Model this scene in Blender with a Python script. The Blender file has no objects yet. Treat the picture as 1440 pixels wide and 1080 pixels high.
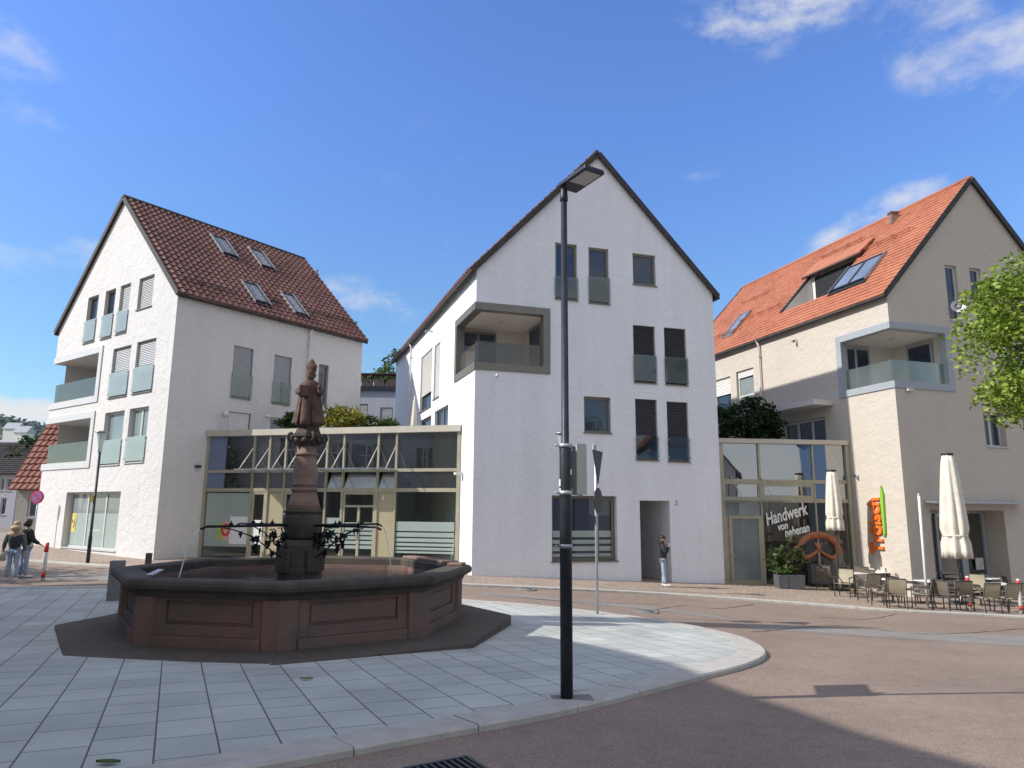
import bpy, bmesh, math, random
import numpy as np
from mathutils import Vector, Matrix, noise
from mathutils.geometry import delaunay_2d_cdt
random.seed(7)
PI = math.pi
SC = bpy.context.scene
COL = SC.collection
def R(d): return math.radians(d)

# ------------------------------------------------------------------ camera (solved from the photo)
FPX, EYE = 994.7, 1.7
RM = np.array([[0.999971, -0.0013418, 0.0074972], [-0.0076164, -0.1761677, 0.9843307], [0, 0.9843593, 0.1761728]])
CAM_R = np.array([0.999971, -0.0013418, 0.0074972]); CAM_U = np.array([-0.0076164, -0.1761677, 0.9843307]); CAM_F = np.array([0, 0.9843593, 0.1761728])
def ray(x, y):
    v = CAM_R*((x-720)/FPX) - CAM_U*((y-540)/FPX) + CAM_F
    return v/v[1]
CAM = np.array([0, 0, EYE])

# ------------------------------------------------------------------ terrain
CP = np.array([(0,0,0),(-1.32,24.7,-.53),(8,27.6,-1.0),(-13.5,27.55,-.30),(-21.5,33.4,-.13),(4.9,23.3,-.92),(-13,18.5,-.48),(11.3,22,-1.22),(15.2,21,-1.36),
  (14.3,26.4,-1.32),(-20,24,-.42),(-8,0,.1),(10,0,-.3),(0,-12,.3),(-30,45,0.1),(25,25,-1.65),(12,34,-1.2),(.56,7.1,-.22),(-4,13.5,-.42),(4,10,-.46),(-7.5,12,-.385),(-3.5,9.5,-.385),(20,10,-.9)], dtype=float)
_A = np.c_[CP[:,0], CP[:,1], np.ones(len(CP))]
_c = np.linalg.lstsq(_A, CP[:,2], rcond=None)[0]
_S = 8.0
_K = np.exp(-((CP[:,None,:2]-CP[None,:,:2])**2).sum(-1)/(2*_S*_S))
_w = np.linalg.solve(_K+.03*np.eye(len(CP)), CP[:,2]-_A@_c)
def gz(X, Y):
    cx = min(max(X,-45),45); cy = min(max(Y,-25),60)
    return float(_c[0]*cx+_c[1]*cy+_c[2]+np.exp(-((CP[:,0]-X)**2+(CP[:,1]-Y)**2)/(2*_S*_S))@_w)
def gp(x, y, dz=0):
    v = ray(x, y); t = 8.0
    for i in range(120):
        t2 = (gz(v[0]*t, t)+dz-EYE)/v[2]
        t += .5*(max(1, min(t2, 90))-t)
    return (float(v[0]*t), float(t))
def at_depth(x, y, Y):
    p = CAM+ray(x, y)*Y
    return (float(p[0]), float(p[1]), float(p[2]))

# ------------------------------------------------------------------ planes
def d2(a): return np.array([math.cos(R(a)), math.sin(R(a)), 0.0])
class Plane:
    def __init__(s, O, U, V=(0,0,1), flip=False):
        s.O = np.array(O, float); s.U = np.array(U, float); s.V = np.array(V, float)
        n = np.cross(s.U, s.V); n /= np.linalg.norm(n); s.N = -n if flip else n; s.flip = flip
    def pt(s, u, v, n=0): return tuple(s.O+s.U*u+s.V*v+s.N*n)
    def px(s, x, y, n=0):
        r = ray(x, y); M = np.c_[s.U, s.V, -r]
        q = np.linalg.solve(M, CAM-(s.O+s.N*n)); return float(q[0]), float(q[1])
    def rect(s, x0, y0, x1, y1, n=0):
        a = s.px(x0, y0, n); b = s.px(x1, y1, n)
        return (min(a[0],b[0]), max(a[0],b[0]), min(a[1],b[1]), max(a[1],b[1]))

# ------------------------------------------------------------------ mesh builder
WL = {}
class MB:
    def __init__(s): s.v = []; s.f = []; s.m = []; s.cur = 0; s.smooth = False; s.sm = []
    def add(s, vs, fs):
        b = len(s.v); s.v += [tuple(map(float, p)) for p in vs]
        for f in fs: s.f.append(tuple(i+b for i in f)); s.m.append(s.cur); s.sm.append(s.smooth)
    def quad(s, *p): s.add(p, [tuple(range(len(p)))])
    def hexa(s, p):  # 8 points: bottom 4, top 4
        s.add(p, [(0,3,2,1),(4,5,6,7),(0,1,5,4),(1,2,6,5),(2,3,7,6),(3,0,4,7)])
    def box(s, c, d, rz=0, rx=0, ry=0):
        M = Matrix.Rotation(rz,3,'Z')@Matrix.Rotation(ry,3,'Y')@Matrix.Rotation(rx,3,'X'); c = Vector(c)
        p = []
        for z in (-.5,.5):
            for x, y in ((-.5,-.5),(.5,-.5),(.5,.5),(-.5,.5)):
                p.append(c+M@Vector((x*d[0], y*d[1], z*d[2])))
        s.hexa(p)
    def pbox(s, P, u0, u1, v0, v1, n0, n1):
        s.hexa([P.pt(u0,v0,n0),P.pt(u1,v0,n0),P.pt(u1,v0,n1),P.pt(u0,v0,n1),P.pt(u0,v1,n0),P.pt(u1,v1,n0),P.pt(u1,v1,n1),P.pt(u0,v1,n1)])
    def ring(s, P, r, w, n0, n1, wb=None):
        u0,u1,v0,v1 = r; wb = w if wb is None else wb
        s.pbox(P,u0,u0+w,v0,v1,n0,n1); s.pbox(P,u1-w,u1,v0,v1,n0,n1)
        s.pbox(P,u0+w,u1-w,v1-w,v1,n0,n1); s.pbox(P,u0+w,u1-w,v0,v0+wb,n0,n1)
    def tube(s, pts, r, seg=8, caps=True):
        pts = [Vector(p) for p in pts]; n = len(pts)
        rr = r if isinstance(r, (list, tuple)) else [r]*n
        vs = []; fs = []; prev = None
        for i, p in enumerate(pts):
            t = (pts[min(i+1,n-1)]-pts[max(i-1,0)]).normalized()
            if prev is None:
                a = Vector((0,0,1)) if abs(t.z) < .9 else Vector((1,0,0)); x = t.cross(a).normalized()
            else:
                x = prev-t*prev.dot(t); x = x.normalized() if x.length > 1e-6 else t.orthogonal().normalized()
            y = t.cross(x); prev = x
            for k in range(seg):
                a = 2*PI*k/seg; vs.append(p+(x*math.cos(a)+y*math.sin(a))*rr[i])
        for i in range(n-1):
            for k in range(seg):
                fs.append((i*seg+k, i*seg+(k+1)%seg, (i+1)*seg+(k+1)%seg, (i+1)*seg+k))
        if caps: fs += [tuple(range(seg))[::-1], tuple((n-1)*seg+k for k in range(seg))]
        sm = s.smooth; s.smooth = seg > 5; s.add(vs, fs); s.smooth = sm
    def lathe(s, c, prof, seg=24, fn=None, smooth=True, ang0=0, caps=True):
        vs = []; fs = []; n = len(prof)
        for i, (r, z) in enumerate(prof):
            for k in range(seg):
                a = ang0+2*PI*k/seg; q = r if fn is None else fn(r, z, a)
                vs.append((c[0]+q*math.cos(a), c[1]+q*math.sin(a), c[2]+z))
        for i in range(n-1):
            for k in range(seg): fs.append((i*seg+k, i*seg+(k+1)%seg, (i+1)*seg+(k+1)%seg, (i+1)*seg+k))
        if caps: fs += [tuple(range(seg))[::-1], tuple((n-1)*seg+k for k in range(seg))]
        sm = s.smooth; s.smooth = smooth; s.add(vs, fs); s.smooth = sm
    def ball(s, c, r, seg=12, rings=8):
        r = r if isinstance(r,(tuple,list)) else (r,r,r); vs = []; fs = []
        for i in range(rings+1):
            th = PI*i/rings
            for k in range(seg):
                a = 2*PI*k/seg
                vs.append((c[0]+r[0]*math.sin(th)*math.cos(a), c[1]+r[1]*math.sin(th)*math.sin(a), c[2]-r[2]*math.cos(th)))
        for i in range(rings):
            for k in range(seg): fs.append((i*seg+k, i*seg+(k+1)%seg, (i+1)*seg+(k+1)%seg, (i+1)*seg+k))
        sm = s.smooth; s.smooth = True; s.add(vs, fs); s.smooth = sm
    def prism(s, poly, z0, z1):
        n = len(poly)
        vs = [(x,y,z0) for x,y in poly]+[(x,y,z1) for x,y in poly]
        s.add(vs, [tuple(range(n))[::-1], tuple(range(n,2*n))]+[(i,(i+1)%n,n+(i+1)%n,n+i) for i in range(n)])
    def pprism(s, P, poly, n0, n1):
        n = len(poly)
        vs = [P.pt(u,v,n0) for u,v in poly]+[P.pt(u,v,n1) for u,v in poly]
        s.add(vs, [tuple(range(n))[::-1], tuple(range(n,2*n))]+[(i,(i+1)%n,n+(i+1)%n,n+i) for i in range(n)])
    def build(s, name, mat, parent=None, loc=None, fix=True, kind=None, bevel=0):
        me = bpy.data.meshes.new(name)
        L = WL.get(parent, (0,0,0)) if parent is not None else (loc or (0,0,0))
        me.from_pydata([(x-L[0], y-L[1], z-L[2]) for x,y,z in s.v], [], s.f)
        mats = mat if isinstance(mat, (list, tuple)) else [mat]
        for m in mats: me.materials.append(m)
        for p, mi, sm in zip(me.polygons, s.m, s.sm): p.material_index = mi; p.use_smooth = sm
        if fix:
            bm = bmesh.new(); bm.from_mesh(me)
            bmesh.ops.recalc_face_normals(bm, faces=bm.faces); bm.to_mesh(me); bm.free()
        o = bpy.data.objects.new(name, me); COL.objects.link(o)
        if parent is not None: o.parent = parent; WL[o] = L
        else: o.location = L; WL[o] = L
        if kind: o['kind'] = kind
        if bevel:
            b = o.modifiers.new('bevel','BEVEL'); b.width = bevel; b.segments = 2; b.limit_method = 'ANGLE'
        return o
def thing(name, label, cat, loc=(0,0,0), rz=0, group=None):
    o = bpy.data.objects.new(name, None); COL.objects.link(o); o.location = loc; o.rotation_euler = (0,0,rz)
    o.empty_display_size = .2
    o['label'] = label; o['category'] = cat
    if group: o['group'] = group
    WL[o] = tuple(loc); return o
def tag(o, label, cat, group=None, kind=None):
    o['label'] = label; o['category'] = cat
    if group: o['group'] = group
    if kind: o['kind'] = kind
    return o
def dup(root, loc, rz, label, group=None):
    kids = {}
    for o in bpy.data.objects: kids.setdefault(o.parent, []).append(o)
    r = root.copy(); COL.objects.link(r); r.location = loc; r.rotation_euler = (0,0,rz); r['label'] = label
    if group: r['group'] = group
    def rec(a, b):
        for ch in kids.get(a, []):
            c = ch.copy(); COL.objects.link(c); c.parent = b; rec(ch, c)
    rec(root, r); return r

# ------------------------------------------------------------------ materials
def new_mat(name):
    m = bpy.data.materials.new(name); m.use_nodes = True
    nt = m.node_tree; return m, nt, nt.nodes['Principled BSDF']
def mat(name, col, rough=.6, metal=0, var=.12, scale=3.0, bump=0, bscale=40, spec=.5, col2=None, detail=6, coat=0):
    m, nt, b = new_mat(name); N = nt.nodes; Lk = nt.links
    b.inputs['Roughness'].default_value = rough; b.inputs['Metallic'].default_value = metal
    b.inputs['Specular IOR Level'].default_value = spec
    if coat: b.inputs['Coat Weight'].default_value = coat
    tc = N.new('ShaderNodeTexCoord')
    nz = N.new('ShaderNodeTexNoise'); nz.inputs['Scale'].default_value = scale; nz.inputs['Detail'].default_value = detail; nz.inputs['Roughness'].default_value = .65
    Lk.new(tc.outputs['Object'], nz.inputs['Vector'])
    cr = N.new('ShaderNodeValToRGB')
    c2 = col2 or tuple(c*(1-var*2) for c in col)
    cr.color_ramp.elements[0].position = .3; cr.color_ramp.elements[1].position = .7
    cr.color_ramp.elements[0].color = (*c2,1); cr.color_ramp.elements[1].color = (*(tuple(min(1,c*(1+var)) for c in col) if not col2 else col),1)
    Lk.new(nz.outputs['Fac'], cr.inputs['Fac']); Lk.new(cr.outputs['Color'], b.inputs['Base Color'])
    if bump:
        n2 = N.new('ShaderNodeTexNoise'); n2.inputs['Scale'].default_value = bscale; n2.inputs['Detail'].default_value = 4
        Lk.new(tc.outputs['Object'], n2.inputs['Vector'])
        bp = N.new('ShaderNodeBump'); bp.inputs['Strength'].default_value = bump; bp.inputs['Distance'].default_value = .02
        Lk.new(n2.outputs['Fac'], bp.inputs['Height']); Lk.new(bp.outputs['Normal'], b.inputs['Normal'])
    return m
def plaster(name, col, patch=.05, bump=.35, streak=.06):
    m, nt, b = new_mat(name); N = nt.nodes; Lk = nt.links
    b.inputs['Roughness'].default_value = .9; b.inputs['Specular IOR Level'].default_value = .2
    tc = N.new('ShaderNodeTexCoord')
    def noise_(sc, vec=None, det=5):
        n = N.new('ShaderNodeTexNoise'); n.inputs['Scale'].default_value = sc; n.inputs['Detail'].default_value = det
        Lk.new(vec or tc.outputs['Object'], n.inputs['Vector']); return n
    a = noise_(.45); c = noise_(9, det=6)
    mp = N.new('ShaderNodeMapping'); mp.inputs['Scale'].default_value = (2.2,2.2,.12); Lk.new(tc.outputs['Object'], mp.inputs['Vector'])
    st = noise_(1.0, mp.outputs['Vector'])
    def madd(x, k, y):
        n = N.new('ShaderNodeMath'); n.operation = 'MULTIPLY_ADD'; Lk.new(x, n.inputs[0]); n.inputs[1].default_value = k
        if isinstance(y, float): n.inputs[2].default_value = y
        else: Lk.new(y, n.inputs[2])
        return n.outputs[0]
    s1 = madd(a.outputs['Fac'], patch*2, 1-patch-streak-.02)
    s2 = madd(st.outputs['Fac'], streak*2, s1); s3 = madd(c.outputs['Fac'], .04, s2)
    mx = N.new('ShaderNodeVectorMath'); mx.operation = 'SCALE'; mx.inputs[0].default_value = col; Lk.new(s3, mx.inputs['Scale'])
    Lk.new(mx.outputs['Vector'], b.inputs['Base Color'])
    n3 = noise_(11, det=7); n4 = noise_(3.2, det=4)
    hh = madd(n4.outputs['Fac'], 1.6, n3.outputs['Fac'])
    bp = N.new('ShaderNodeBump'); bp.inputs['Strength'].default_value = bump; bp.inputs['Distance'].default_value = .03
    Lk.new(hh, bp.inputs['Height']); Lk.new(bp.outputs['Normal'], b.inputs['Normal'])
    return m
def brick_mat(name, c1, c2, mortar, bw, rh, rot, ms=.012, rough=.8, noise_amt=.25, bump=.4, off=.5, spec=.3):
    m, nt, b = new_mat(name); N = nt.nodes; Lk = nt.links
    b.inputs['Roughness'].default_value = rough; b.inputs['Specular IOR Level'].default_value = spec
    tc = N.new('ShaderNodeTexCoord'); mp = N.new('ShaderNodeMapping'); mp.inputs['Rotation'].default_value = (0,0,rot)
    Lk.new(tc.outputs['Object'], mp.inputs['Vector'])
    br = N.new('ShaderNodeTexBrick'); br.inputs['Scale'].default_value = 1; br.inputs['Brick Width'].default_value = bw; br.inputs['Row Height'].default_value = rh
    br.inputs['Mortar Size'].default_value = ms; br.inputs['Mortar Smooth'].default_value = .2; br.inputs['Bias'].default_value = 0
    br.inputs['Color1'].default_value = (*c1,1); br.inputs['Color2'].default_value = (*c2,1); br.inputs['Mortar'].default_value = (*mortar,1)
    br.offset = off; br.offset_frequency = 2; br.squash = .72; br.squash_frequency = 3
    Lk.new(mp.outputs['Vector'], br.inputs['Vector'])
    def nz(sc, det=6):
        n = N.new('ShaderNodeTexNoise'); n.inputs['Scale'].default_value = sc; n.inputs['Detail'].default_value = det
        Lk.new(tc.outputs['Object'], n.inputs['Vector']); return n
    n1 = nz(.9, 9); n2 = nz(18); n5 = nz(110, 3)
    a = N.new('ShaderNodeMath'); a.operation = 'MULTIPLY_ADD'; a.inputs[1].default_value = noise_amt*1.6; a.inputs[2].default_value = 1-noise_amt*1.25; Lk.new(n1.outputs['Fac'], a.inputs[0])
    a2 = N.new('ShaderNodeMath'); a2.operation = 'MULTIPLY_ADD'; a2.inputs[1].default_value = noise_amt*.5; Lk.new(n2.outputs['Fac'], a2.inputs[0]); Lk.new(a.outputs[0], a2.inputs[2])
    a3 = N.new('ShaderNodeMath'); a3.operation = 'MULTIPLY_ADD'; a3.inputs[1].default_value = noise_amt*.5; Lk.new(n5.outputs['Fac'], a3.inputs[0]); Lk.new(a2.outputs[0], a3.inputs[2])
    v = N.new('ShaderNodeVectorMath'); v.operation = 'SCALE'; Lk.new(br.outputs['Color'], v.inputs[0]); Lk.new(a3.outputs[0], v.inputs['Scale'])
    Lk.new(v.outputs['Vector'], b.inputs['Base Color'])
    h = N.new('ShaderNodeMath'); h.operation = 'MULTIPLY_ADD'; h.inputs[1].default_value = -1.0; Lk.new(br.outputs['Fac'], h.inputs[0])
    h2 = N.new('ShaderNodeMath'); h2.operation = 'MULTIPLY'; h2.inputs[1].default_value = .25; Lk.new(n2.outputs['Fac'], h2.inputs[0]); Lk.new(h2.outputs[0], h.inputs[2])
    bp = N.new('ShaderNodeBump'); bp.inputs['Strength'].default_value = bump; bp.inputs['Distance'].default_value = .012
    Lk.new(h.outputs[0], bp.inputs['Height']); Lk.new(bp.outputs['Normal'], b.inputs['Normal'])
    return m
def asphalt(name, col, col2):
    m, nt, b = new_mat(name); N = nt.nodes; Lk = nt.links
    b.inputs['Roughness'].default_value = .85; b.inputs['Specular IOR Level'].default_value = .3
    tc = N.new('ShaderNodeTexCoord')
    def nz(sc, det=6, dist=0):
        n = N.new('ShaderNodeTexNoise'); n.inputs['Scale'].default_value = sc; n.inputs['Detail'].default_value = det; n.inputs['Distortion'].default_value = dist
        Lk.new(tc.outputs['Object'], n.inputs['Vector']); return n
    big = nz(.35, 6, .6); fine = nz(70, 3); mid = nz(4, 8, 1.2)
    cr = N.new('ShaderNodeValToRGB'); cr.color_ramp.elements[0].position = .32; cr.color_ramp.elements[1].position = .68
    cr.color_ramp.elements[0].color = (*col2,1); cr.color_ramp.elements[1].color = (*col,1); Lk.new(big.outputs['Fac'], cr.inputs['Fac'])
    a = N.new('ShaderNodeMath'); a.operation = 'MULTIPLY_ADD'; a.inputs[1].default_value = 2.0; a.inputs[2].default_value = -.25; Lk.new(fine.outputs['Fac'], a.inputs[0])
    a2 = N.new('ShaderNodeMath'); a2.operation = 'MULTIPLY_ADD'; a2.inputs[1].default_value = .5; Lk.new(mid.outputs['Fac'], a2.inputs[0]); Lk.new(a.outputs[0], a2.inputs[2])
    v = N.new('ShaderNodeVectorMath'); v.operation = 'SCALE'; Lk.new(cr.outputs['Color'], v.inputs[0]); Lk.new(a2.outputs[0], v.inputs['Scale'])
    Lk.new(v.outputs['Vector'], b.inputs['Base Color'])
    bp = N.new('ShaderNodeBump'); bp.inputs['Strength'].default_value = .5; bp.inputs['Distance'].default_value = .006
    Lk.new(fine.outputs['Fac'], bp.inputs['Height']); Lk.new(bp.outputs['Normal'], b.inputs['Normal'])
    return m
def tiles_mat(name, c1, c2, c3, rough=.65):
    m, nt, b = new_mat(name); N = nt.nodes; Lk = nt.links
    b.inputs['Roughness'].default_value = rough; b.inputs['Specular IOR Level'].default_value = .4
    tc = N.new('ShaderNodeTexCoord')
    vo = N.new('ShaderNodeTexVoronoi'); vo.inputs['Scale'].default_value = 3.6; Lk.new(tc.outputs['Object'], vo.inputs['Vector'])
    nz = N.new('ShaderNodeTexNoise'); nz.inputs['Scale'].default_value = .7; nz.inputs['Detail'].default_value = 6; Lk.new(tc.outputs['Object'], nz.inputs['Vector'])
    sp = N.new('ShaderNodeSeparateColor'); Lk.new(vo.outputs['Color'], sp.inputs[0])
    a = N.new('ShaderNodeMath'); a.operation = 'MULTIPLY_ADD'; a.inputs[1].default_value = .18; Lk.new(sp.outputs[0], a.inputs[0])
    a2 = N.new('ShaderNodeMath'); a2.operation = 'MULTIPLY'; a2.inputs[1].default_value = .9; Lk.new(nz.outputs['Fac'], a2.inputs[0]); Lk.new(a2.outputs[0], a.inputs[2])
    cr = N.new('ShaderNodeValToRGB'); e = cr.color_ramp.elements; e[0].position = .25; e[1].position = .85; e[0].color = (*c1,1); e[1].color = (*c3,1)
    k = e.new(.5); k.color = (*c2,1)
    Lk.new(a.outputs[0], cr.inputs['Fac']); Lk.new(cr.outputs['Color'], b.inputs['Base Color'])
    return m
def glass_clear(name, tint=(.9,.95,.93), refl=.12, diff=0, dcol=(.8,.85,.83)):
    m = bpy.data.materials.new(name); m.use_nodes = True; nt = m.node_tree; N = nt.nodes; Lk = nt.links; N.clear()
    out = N.new('ShaderNodeOutputMaterial'); tr = N.new('ShaderNodeBsdfTransparent'); tr.inputs[0].default_value = (*tint,1)
    gl = N.new('ShaderNodeBsdfGlossy'); gl.inputs['Roughness'].default_value = .02; gl.inputs['Color'].default_value = (.95,.95,.95,1)
    lw = N.new('ShaderNodeLayerWeight'); lw.inputs['Blend'].default_value = .25
    ma = N.new('ShaderNodeMath'); ma.operation = 'MULTIPLY_ADD'; ma.inputs[1].default_value = .6; ma.inputs[2].default_value = refl; ma.use_clamp = True
    Lk.new(lw.outputs['Fresnel'], ma.inputs[0])
    first = tr
    if diff:
        df = N.new('ShaderNodeBsdfDiffuse'); df.inputs[0].default_value = (*dcol,1)
        tl = N.new('ShaderNodeBsdfTranslucent'); tl.inputs[0].default_value = (*dcol,1)
        md = N.new('ShaderNodeMixShader'); md.inputs[0].default_value = .35; Lk.new(df.outputs[0], md.inputs[1]); Lk.new(tl.outputs[0], md.inputs[2])
        m1 = N.new('ShaderNodeMixShader')
        nz = N.new('ShaderNodeTexNoise'); nz.inputs['Scale'].default_value = 1.5
        mr = N.new('ShaderNodeMath'); mr.operation = 'MULTIPLY_ADD'; mr.inputs[1].default_value = .15; mr.inputs[2].default_value = diff-.075; Lk.new(nz.outputs['Fac'], mr.inputs[0])
        Lk.new(mr.outputs[0], m1.inputs[0]); Lk.new(tr.outputs[0], m1.inputs[1]); Lk.new(md.outputs[0], m1.inputs[2]); first = m1
    mx = N.new('ShaderNodeMixShader'); Lk.new(ma.outputs[0], mx.inputs[0]); Lk.new(first.outputs[0], mx.inputs[1]); Lk.new(gl.outputs[0], mx.inputs[2])
    Lk.new(mx.outputs[0], out.inputs[0]); return m
def glass_dark(name, col=(.02,.025,.03), refl=.25):
    m = bpy.data.materials.new(name); m.use_nodes = True; nt = m.node_tree; N = nt.nodes; Lk = nt.links; N.clear()
    out = N.new('ShaderNodeOutputMaterial'); df = N.new('ShaderNodeBsdfDiffuse')
    nz = N.new('ShaderNodeTexNoise'); nz.inputs['Scale'].default_value = .8; tc = N.new('ShaderNodeTexCoord'); Lk.new(tc.outputs['Object'], nz.inputs['Vector'])
    cr = N.new('ShaderNodeValToRGB'); cr.color_ramp.elements[0].color = (*[c*.5 for c in col],1); cr.color_ramp.elements[1].color = (*[c*1.5 for c in col],1); Lk.new(nz.outputs['Fac'], cr.inputs[0]); Lk.new(cr.outputs[0], df.inputs[0])
    gl = N.new('ShaderNodeBsdfGlossy'); gl.inputs['Roughness'].default_value = .015; gl.inputs['Color'].default_value = (.9,.93,.97,1)
    bp = N.new('ShaderNodeBump'); bp.inputs['Strength'].default_value = .06; bp.inputs['Distance'].default_value = .05
    n2 = N.new('ShaderNodeTexNoise'); n2.inputs['Scale'].default_value = .7; n2.inputs['Detail'].default_value = 1; Lk.new(tc.outputs['Object'], n2.inputs['Vector'])
    Lk.new(n2.outputs['Fac'], bp.inputs['Height']); Lk.new(bp.outputs['Normal'], gl.inputs['Normal'])
    lw = N.new('ShaderNodeLayerWeight'); lw.inputs['Blend'].default_value = .3
    ma = N.new('ShaderNodeMath'); ma.operation = 'MULTIPLY_ADD'; ma.inputs[1].default_value = .6; ma.inputs[2].default_value = refl; ma.use_clamp = True; Lk.new(lw.outputs['Fresnel'], ma.inputs[0])
    mx = N.new('ShaderNodeMixShader'); Lk.new(ma.outputs[0], mx.inputs[0]); Lk.new(df.outputs[0], mx.inputs[1]); Lk.new(gl.outputs[0], mx.inputs[2]); Lk.new(mx.outputs[0], out.inputs[0])
    return m
def leaf_mat(name, c1, c2, scale=1.2):
    m, nt, b = new_mat(name); N = nt.nodes; Lk = nt.links
    b.inputs['Roughness'].default_value = .5; b.inputs['Specular IOR Level'].default_value = .35
    g = N.new('ShaderNodeNewGeometry'); cr = N.new('ShaderNodeValToRGB')
    cr.color_ramp.elements[0].color = (*c1,1); cr.color_ramp.elements[1].color = (*c2,1)
    Lk.new(g.outputs['Random Per Island'], cr.inputs[0]); Lk.new(cr.outputs[0], b.inputs['Base Color'])
    out = N['Material Output']; tl = N.new('ShaderNodeBsdfTranslucent'); Lk.new(cr.outputs[0], tl.inputs[0])
    mx = N.new('ShaderNodeMixShader'); mx.inputs[0].default_value = .35; Lk.new(b.outputs[0], mx.inputs[1]); Lk.new(tl.outputs[0], mx.inputs[2]); Lk.new(mx.outputs[0], out.inputs[0])
    return m
M = {}
M['white'] = plaster('white_plaster', (.79,.80,.825), .06, .8, .09)
M['cream'] = plaster('cream_plaster', (.625,.61,.59), .09, .95, .05)
M['beige'] = plaster('beige_plaster', (.525,.475,.405), .06, .8, .04)
M['greywall'] = plaster('grey_plaster', (.42,.42,.46), .06, .3)
M['oldwall'] = plaster('old_grey_plaster', (.33,.31,.29), .1, .4)
M['oldwall2'] = plaster('old_ochre_plaster', (.42,.36,.27), .1, .4)
M['bluewall'] = plaster('blue_plaster', (.2,.3,.45), .1, .4)
M['soffit'] = plaster('soffit_plaster', (.62,.58,.54), .03, .2)
M['frame_grey'] = mat('taupe_metal', (.20,.19,.165), .45, .3, .06)
M['frame_brown'] = mat('olive_window_frame', (.185,.17,.135), .45, .2, .06)
M['frame_white'] = mat('pale_window_frame', (.52,.52,.50), .5, 0, .05)
M['alu_pale'] = mat('pale_blue_grey_metal', (.56,.56,.55), .5, 0, .04)
M['alu_mid'] = mat('blue_grey_metal', (.33,.36,.38), .5, 0, .05)
M['gold'] = mat('champagne_metal', (.42,.39,.29), .45, .2, .08)
M['goldpanel'] = mat('champagne_panel', (.46,.41,.27), .45, .3, .05, .6)
M['beam'] = mat('pale_beam_metal', (.55,.51,.42), .5, .2, .05)
M['bluepanel'] = mat('blue_grey_panel', (.16,.20,.30), .3, 0, .05)
M['dark_metal'] = mat('anthracite_metal', (.035,.04,.05), .45, .4, .15, 6, .1, 60)
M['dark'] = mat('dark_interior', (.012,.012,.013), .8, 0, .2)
M['verge'] = mat('dark_verge_tiles', (.05,.043,.04), .7, 0, .3, 4, .3, 20)
M['zinc'] = mat('zinc_metal', (.36,.37,.38), .4, .7, .1)
M['white_pipe'] = mat('white_pipe', (.68,.67,.65), .5, 0, .05)
M['steel'] = mat('galvanised_steel', (.48,.50,.52), .4, .6, .1, 8)
M['blind'] = mat('blind_grey', (.42,.43,.43), .5, .2, .05)
M['blind_dark'] = mat('blind_dark', (.045,.045,.05), .5, .2, .1)
M['blind_white'] = mat('blind_white', (.72,.70,.66), .6, 0, .04)
M['pane'] = glass_dark('window_glass', (.03,.043,.07), .05)
M['pane_link'] = glass_dark('link_glass', (.03,.035,.035), .34)
M['pane_curtain'] = glass_dark('window_glass_curtain', (.20,.235,.235), .05)
M['pane_blue'] = glass_dark('skylight_glass', (.17,.21,.27), .10)
M['bal'] = glass_clear('balustrade_glass', (.70,.78,.76), .03, .20, (.42,.48,.47))
M['bal_lit'] = glass_clear('sunlit_balustrade_glass', (.74,.82,.80), .02, .55, (.62,.68,.67))  # paler copy of the balustrade glass, sunlight put into its colour
M['bal_dark'] = glass_clear('smoked_balustrade_glass', (.55,.55,.50), .03, .25, (.33,.32,.29))
M['clear'] = glass_clear('shop_glass', (.86,.90,.88), .03)
M['frost'] = glass_clear('frosted_glass', (.8,.9,.86), .06, .72, (.62,.72,.68))
M['canopy_glass'] = glass_clear('canopy_glass', (.85,.92,.95), .16, .28, (.65,.76,.82))
M['vent_sky_glass'] = glass_clear('vent_glass', (.8,.9,.95), .30, .45, (.6,.75,.85))  # pale blue diffuse part stands in for sky mirrored in the vents
M['tile_red'] = tiles_mat('brown_red_roof_tiles', (.125,.056,.045), (.185,.086,.069), (.25,.122,.10), .38)
M['tile_orange'] = tiles_mat('orange_roof_tiles', (.30,.10,.055), (.375,.13,.068), (.43,.165,.09), .7)
M['tile_old'] = tiles_mat('weathered_roof_tiles', (.10,.03,.022), (.18,.06,.04), (.26,.10,.07))
M['sand'] = mat('red_sandstone', (.235,.132,.108), .85, 0, .2, 1.3, .7, 40, .3, col2=(.115,.10,.082))
M['sand_dark'] = mat('weathered_sandstone', (.115,.092,.074), .85, 0, .25, 1.6, .6, 40, .3, col2=(.045,.04,.034))
M['sand_light'] = mat('pale_sandstone', (.31,.21,.165), .85, 0, .15, 3, .6, 60, .3, col2=(.18,.125,.10))
M['sand_statue'] = mat('statue_sandstone', (.17,.095,.073), .85, 0, .2, 5, .7, 40, .3, col2=(.045,.036,.03))
M['sand_plinth'] = mat('plinth_sandstone', (.125,.105,.09), .9, 0, .2, 1.3, .5, 40, .2, col2=(.09,.074,.062))
M['iron'] = mat('black_iron', (.012,.012,.013), .5, .5, .2)
M['granite'] = mat('pale_granite', (.50,.475,.43), .8, 0, .1, 5, .3, 80, .3, col2=(.38,.36,.32))
M['granite_grey'] = mat('grey_granite', (.22,.205,.19), .8, 0, .12, 6, .3, 80, .3)
M['paving'] = brick_mat('grey_paving_slabs', (.455,.465,.43), (.385,.40,.375), (.105,.105,.095), .62, .46, R(-115), .008, .8, .42, .4, .37)
M['setts'] = brick_mat('beige_setts', (.40,.32,.25), (.31,.24,.19), (.17,.14,.115), .24, .16, R(-17), .012, .85, .3, .4)
M['road'] = asphalt('reddish_asphalt', (.275,.208,.163), (.215,.164,.131))
M['road_grey'] = asphalt('grey_asphalt_patch', (.27,.25,.225), (.21,.195,.178))
M['tar'] = mat('tar_joint', (.06,.055,.05), .6, 0, .2)
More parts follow.
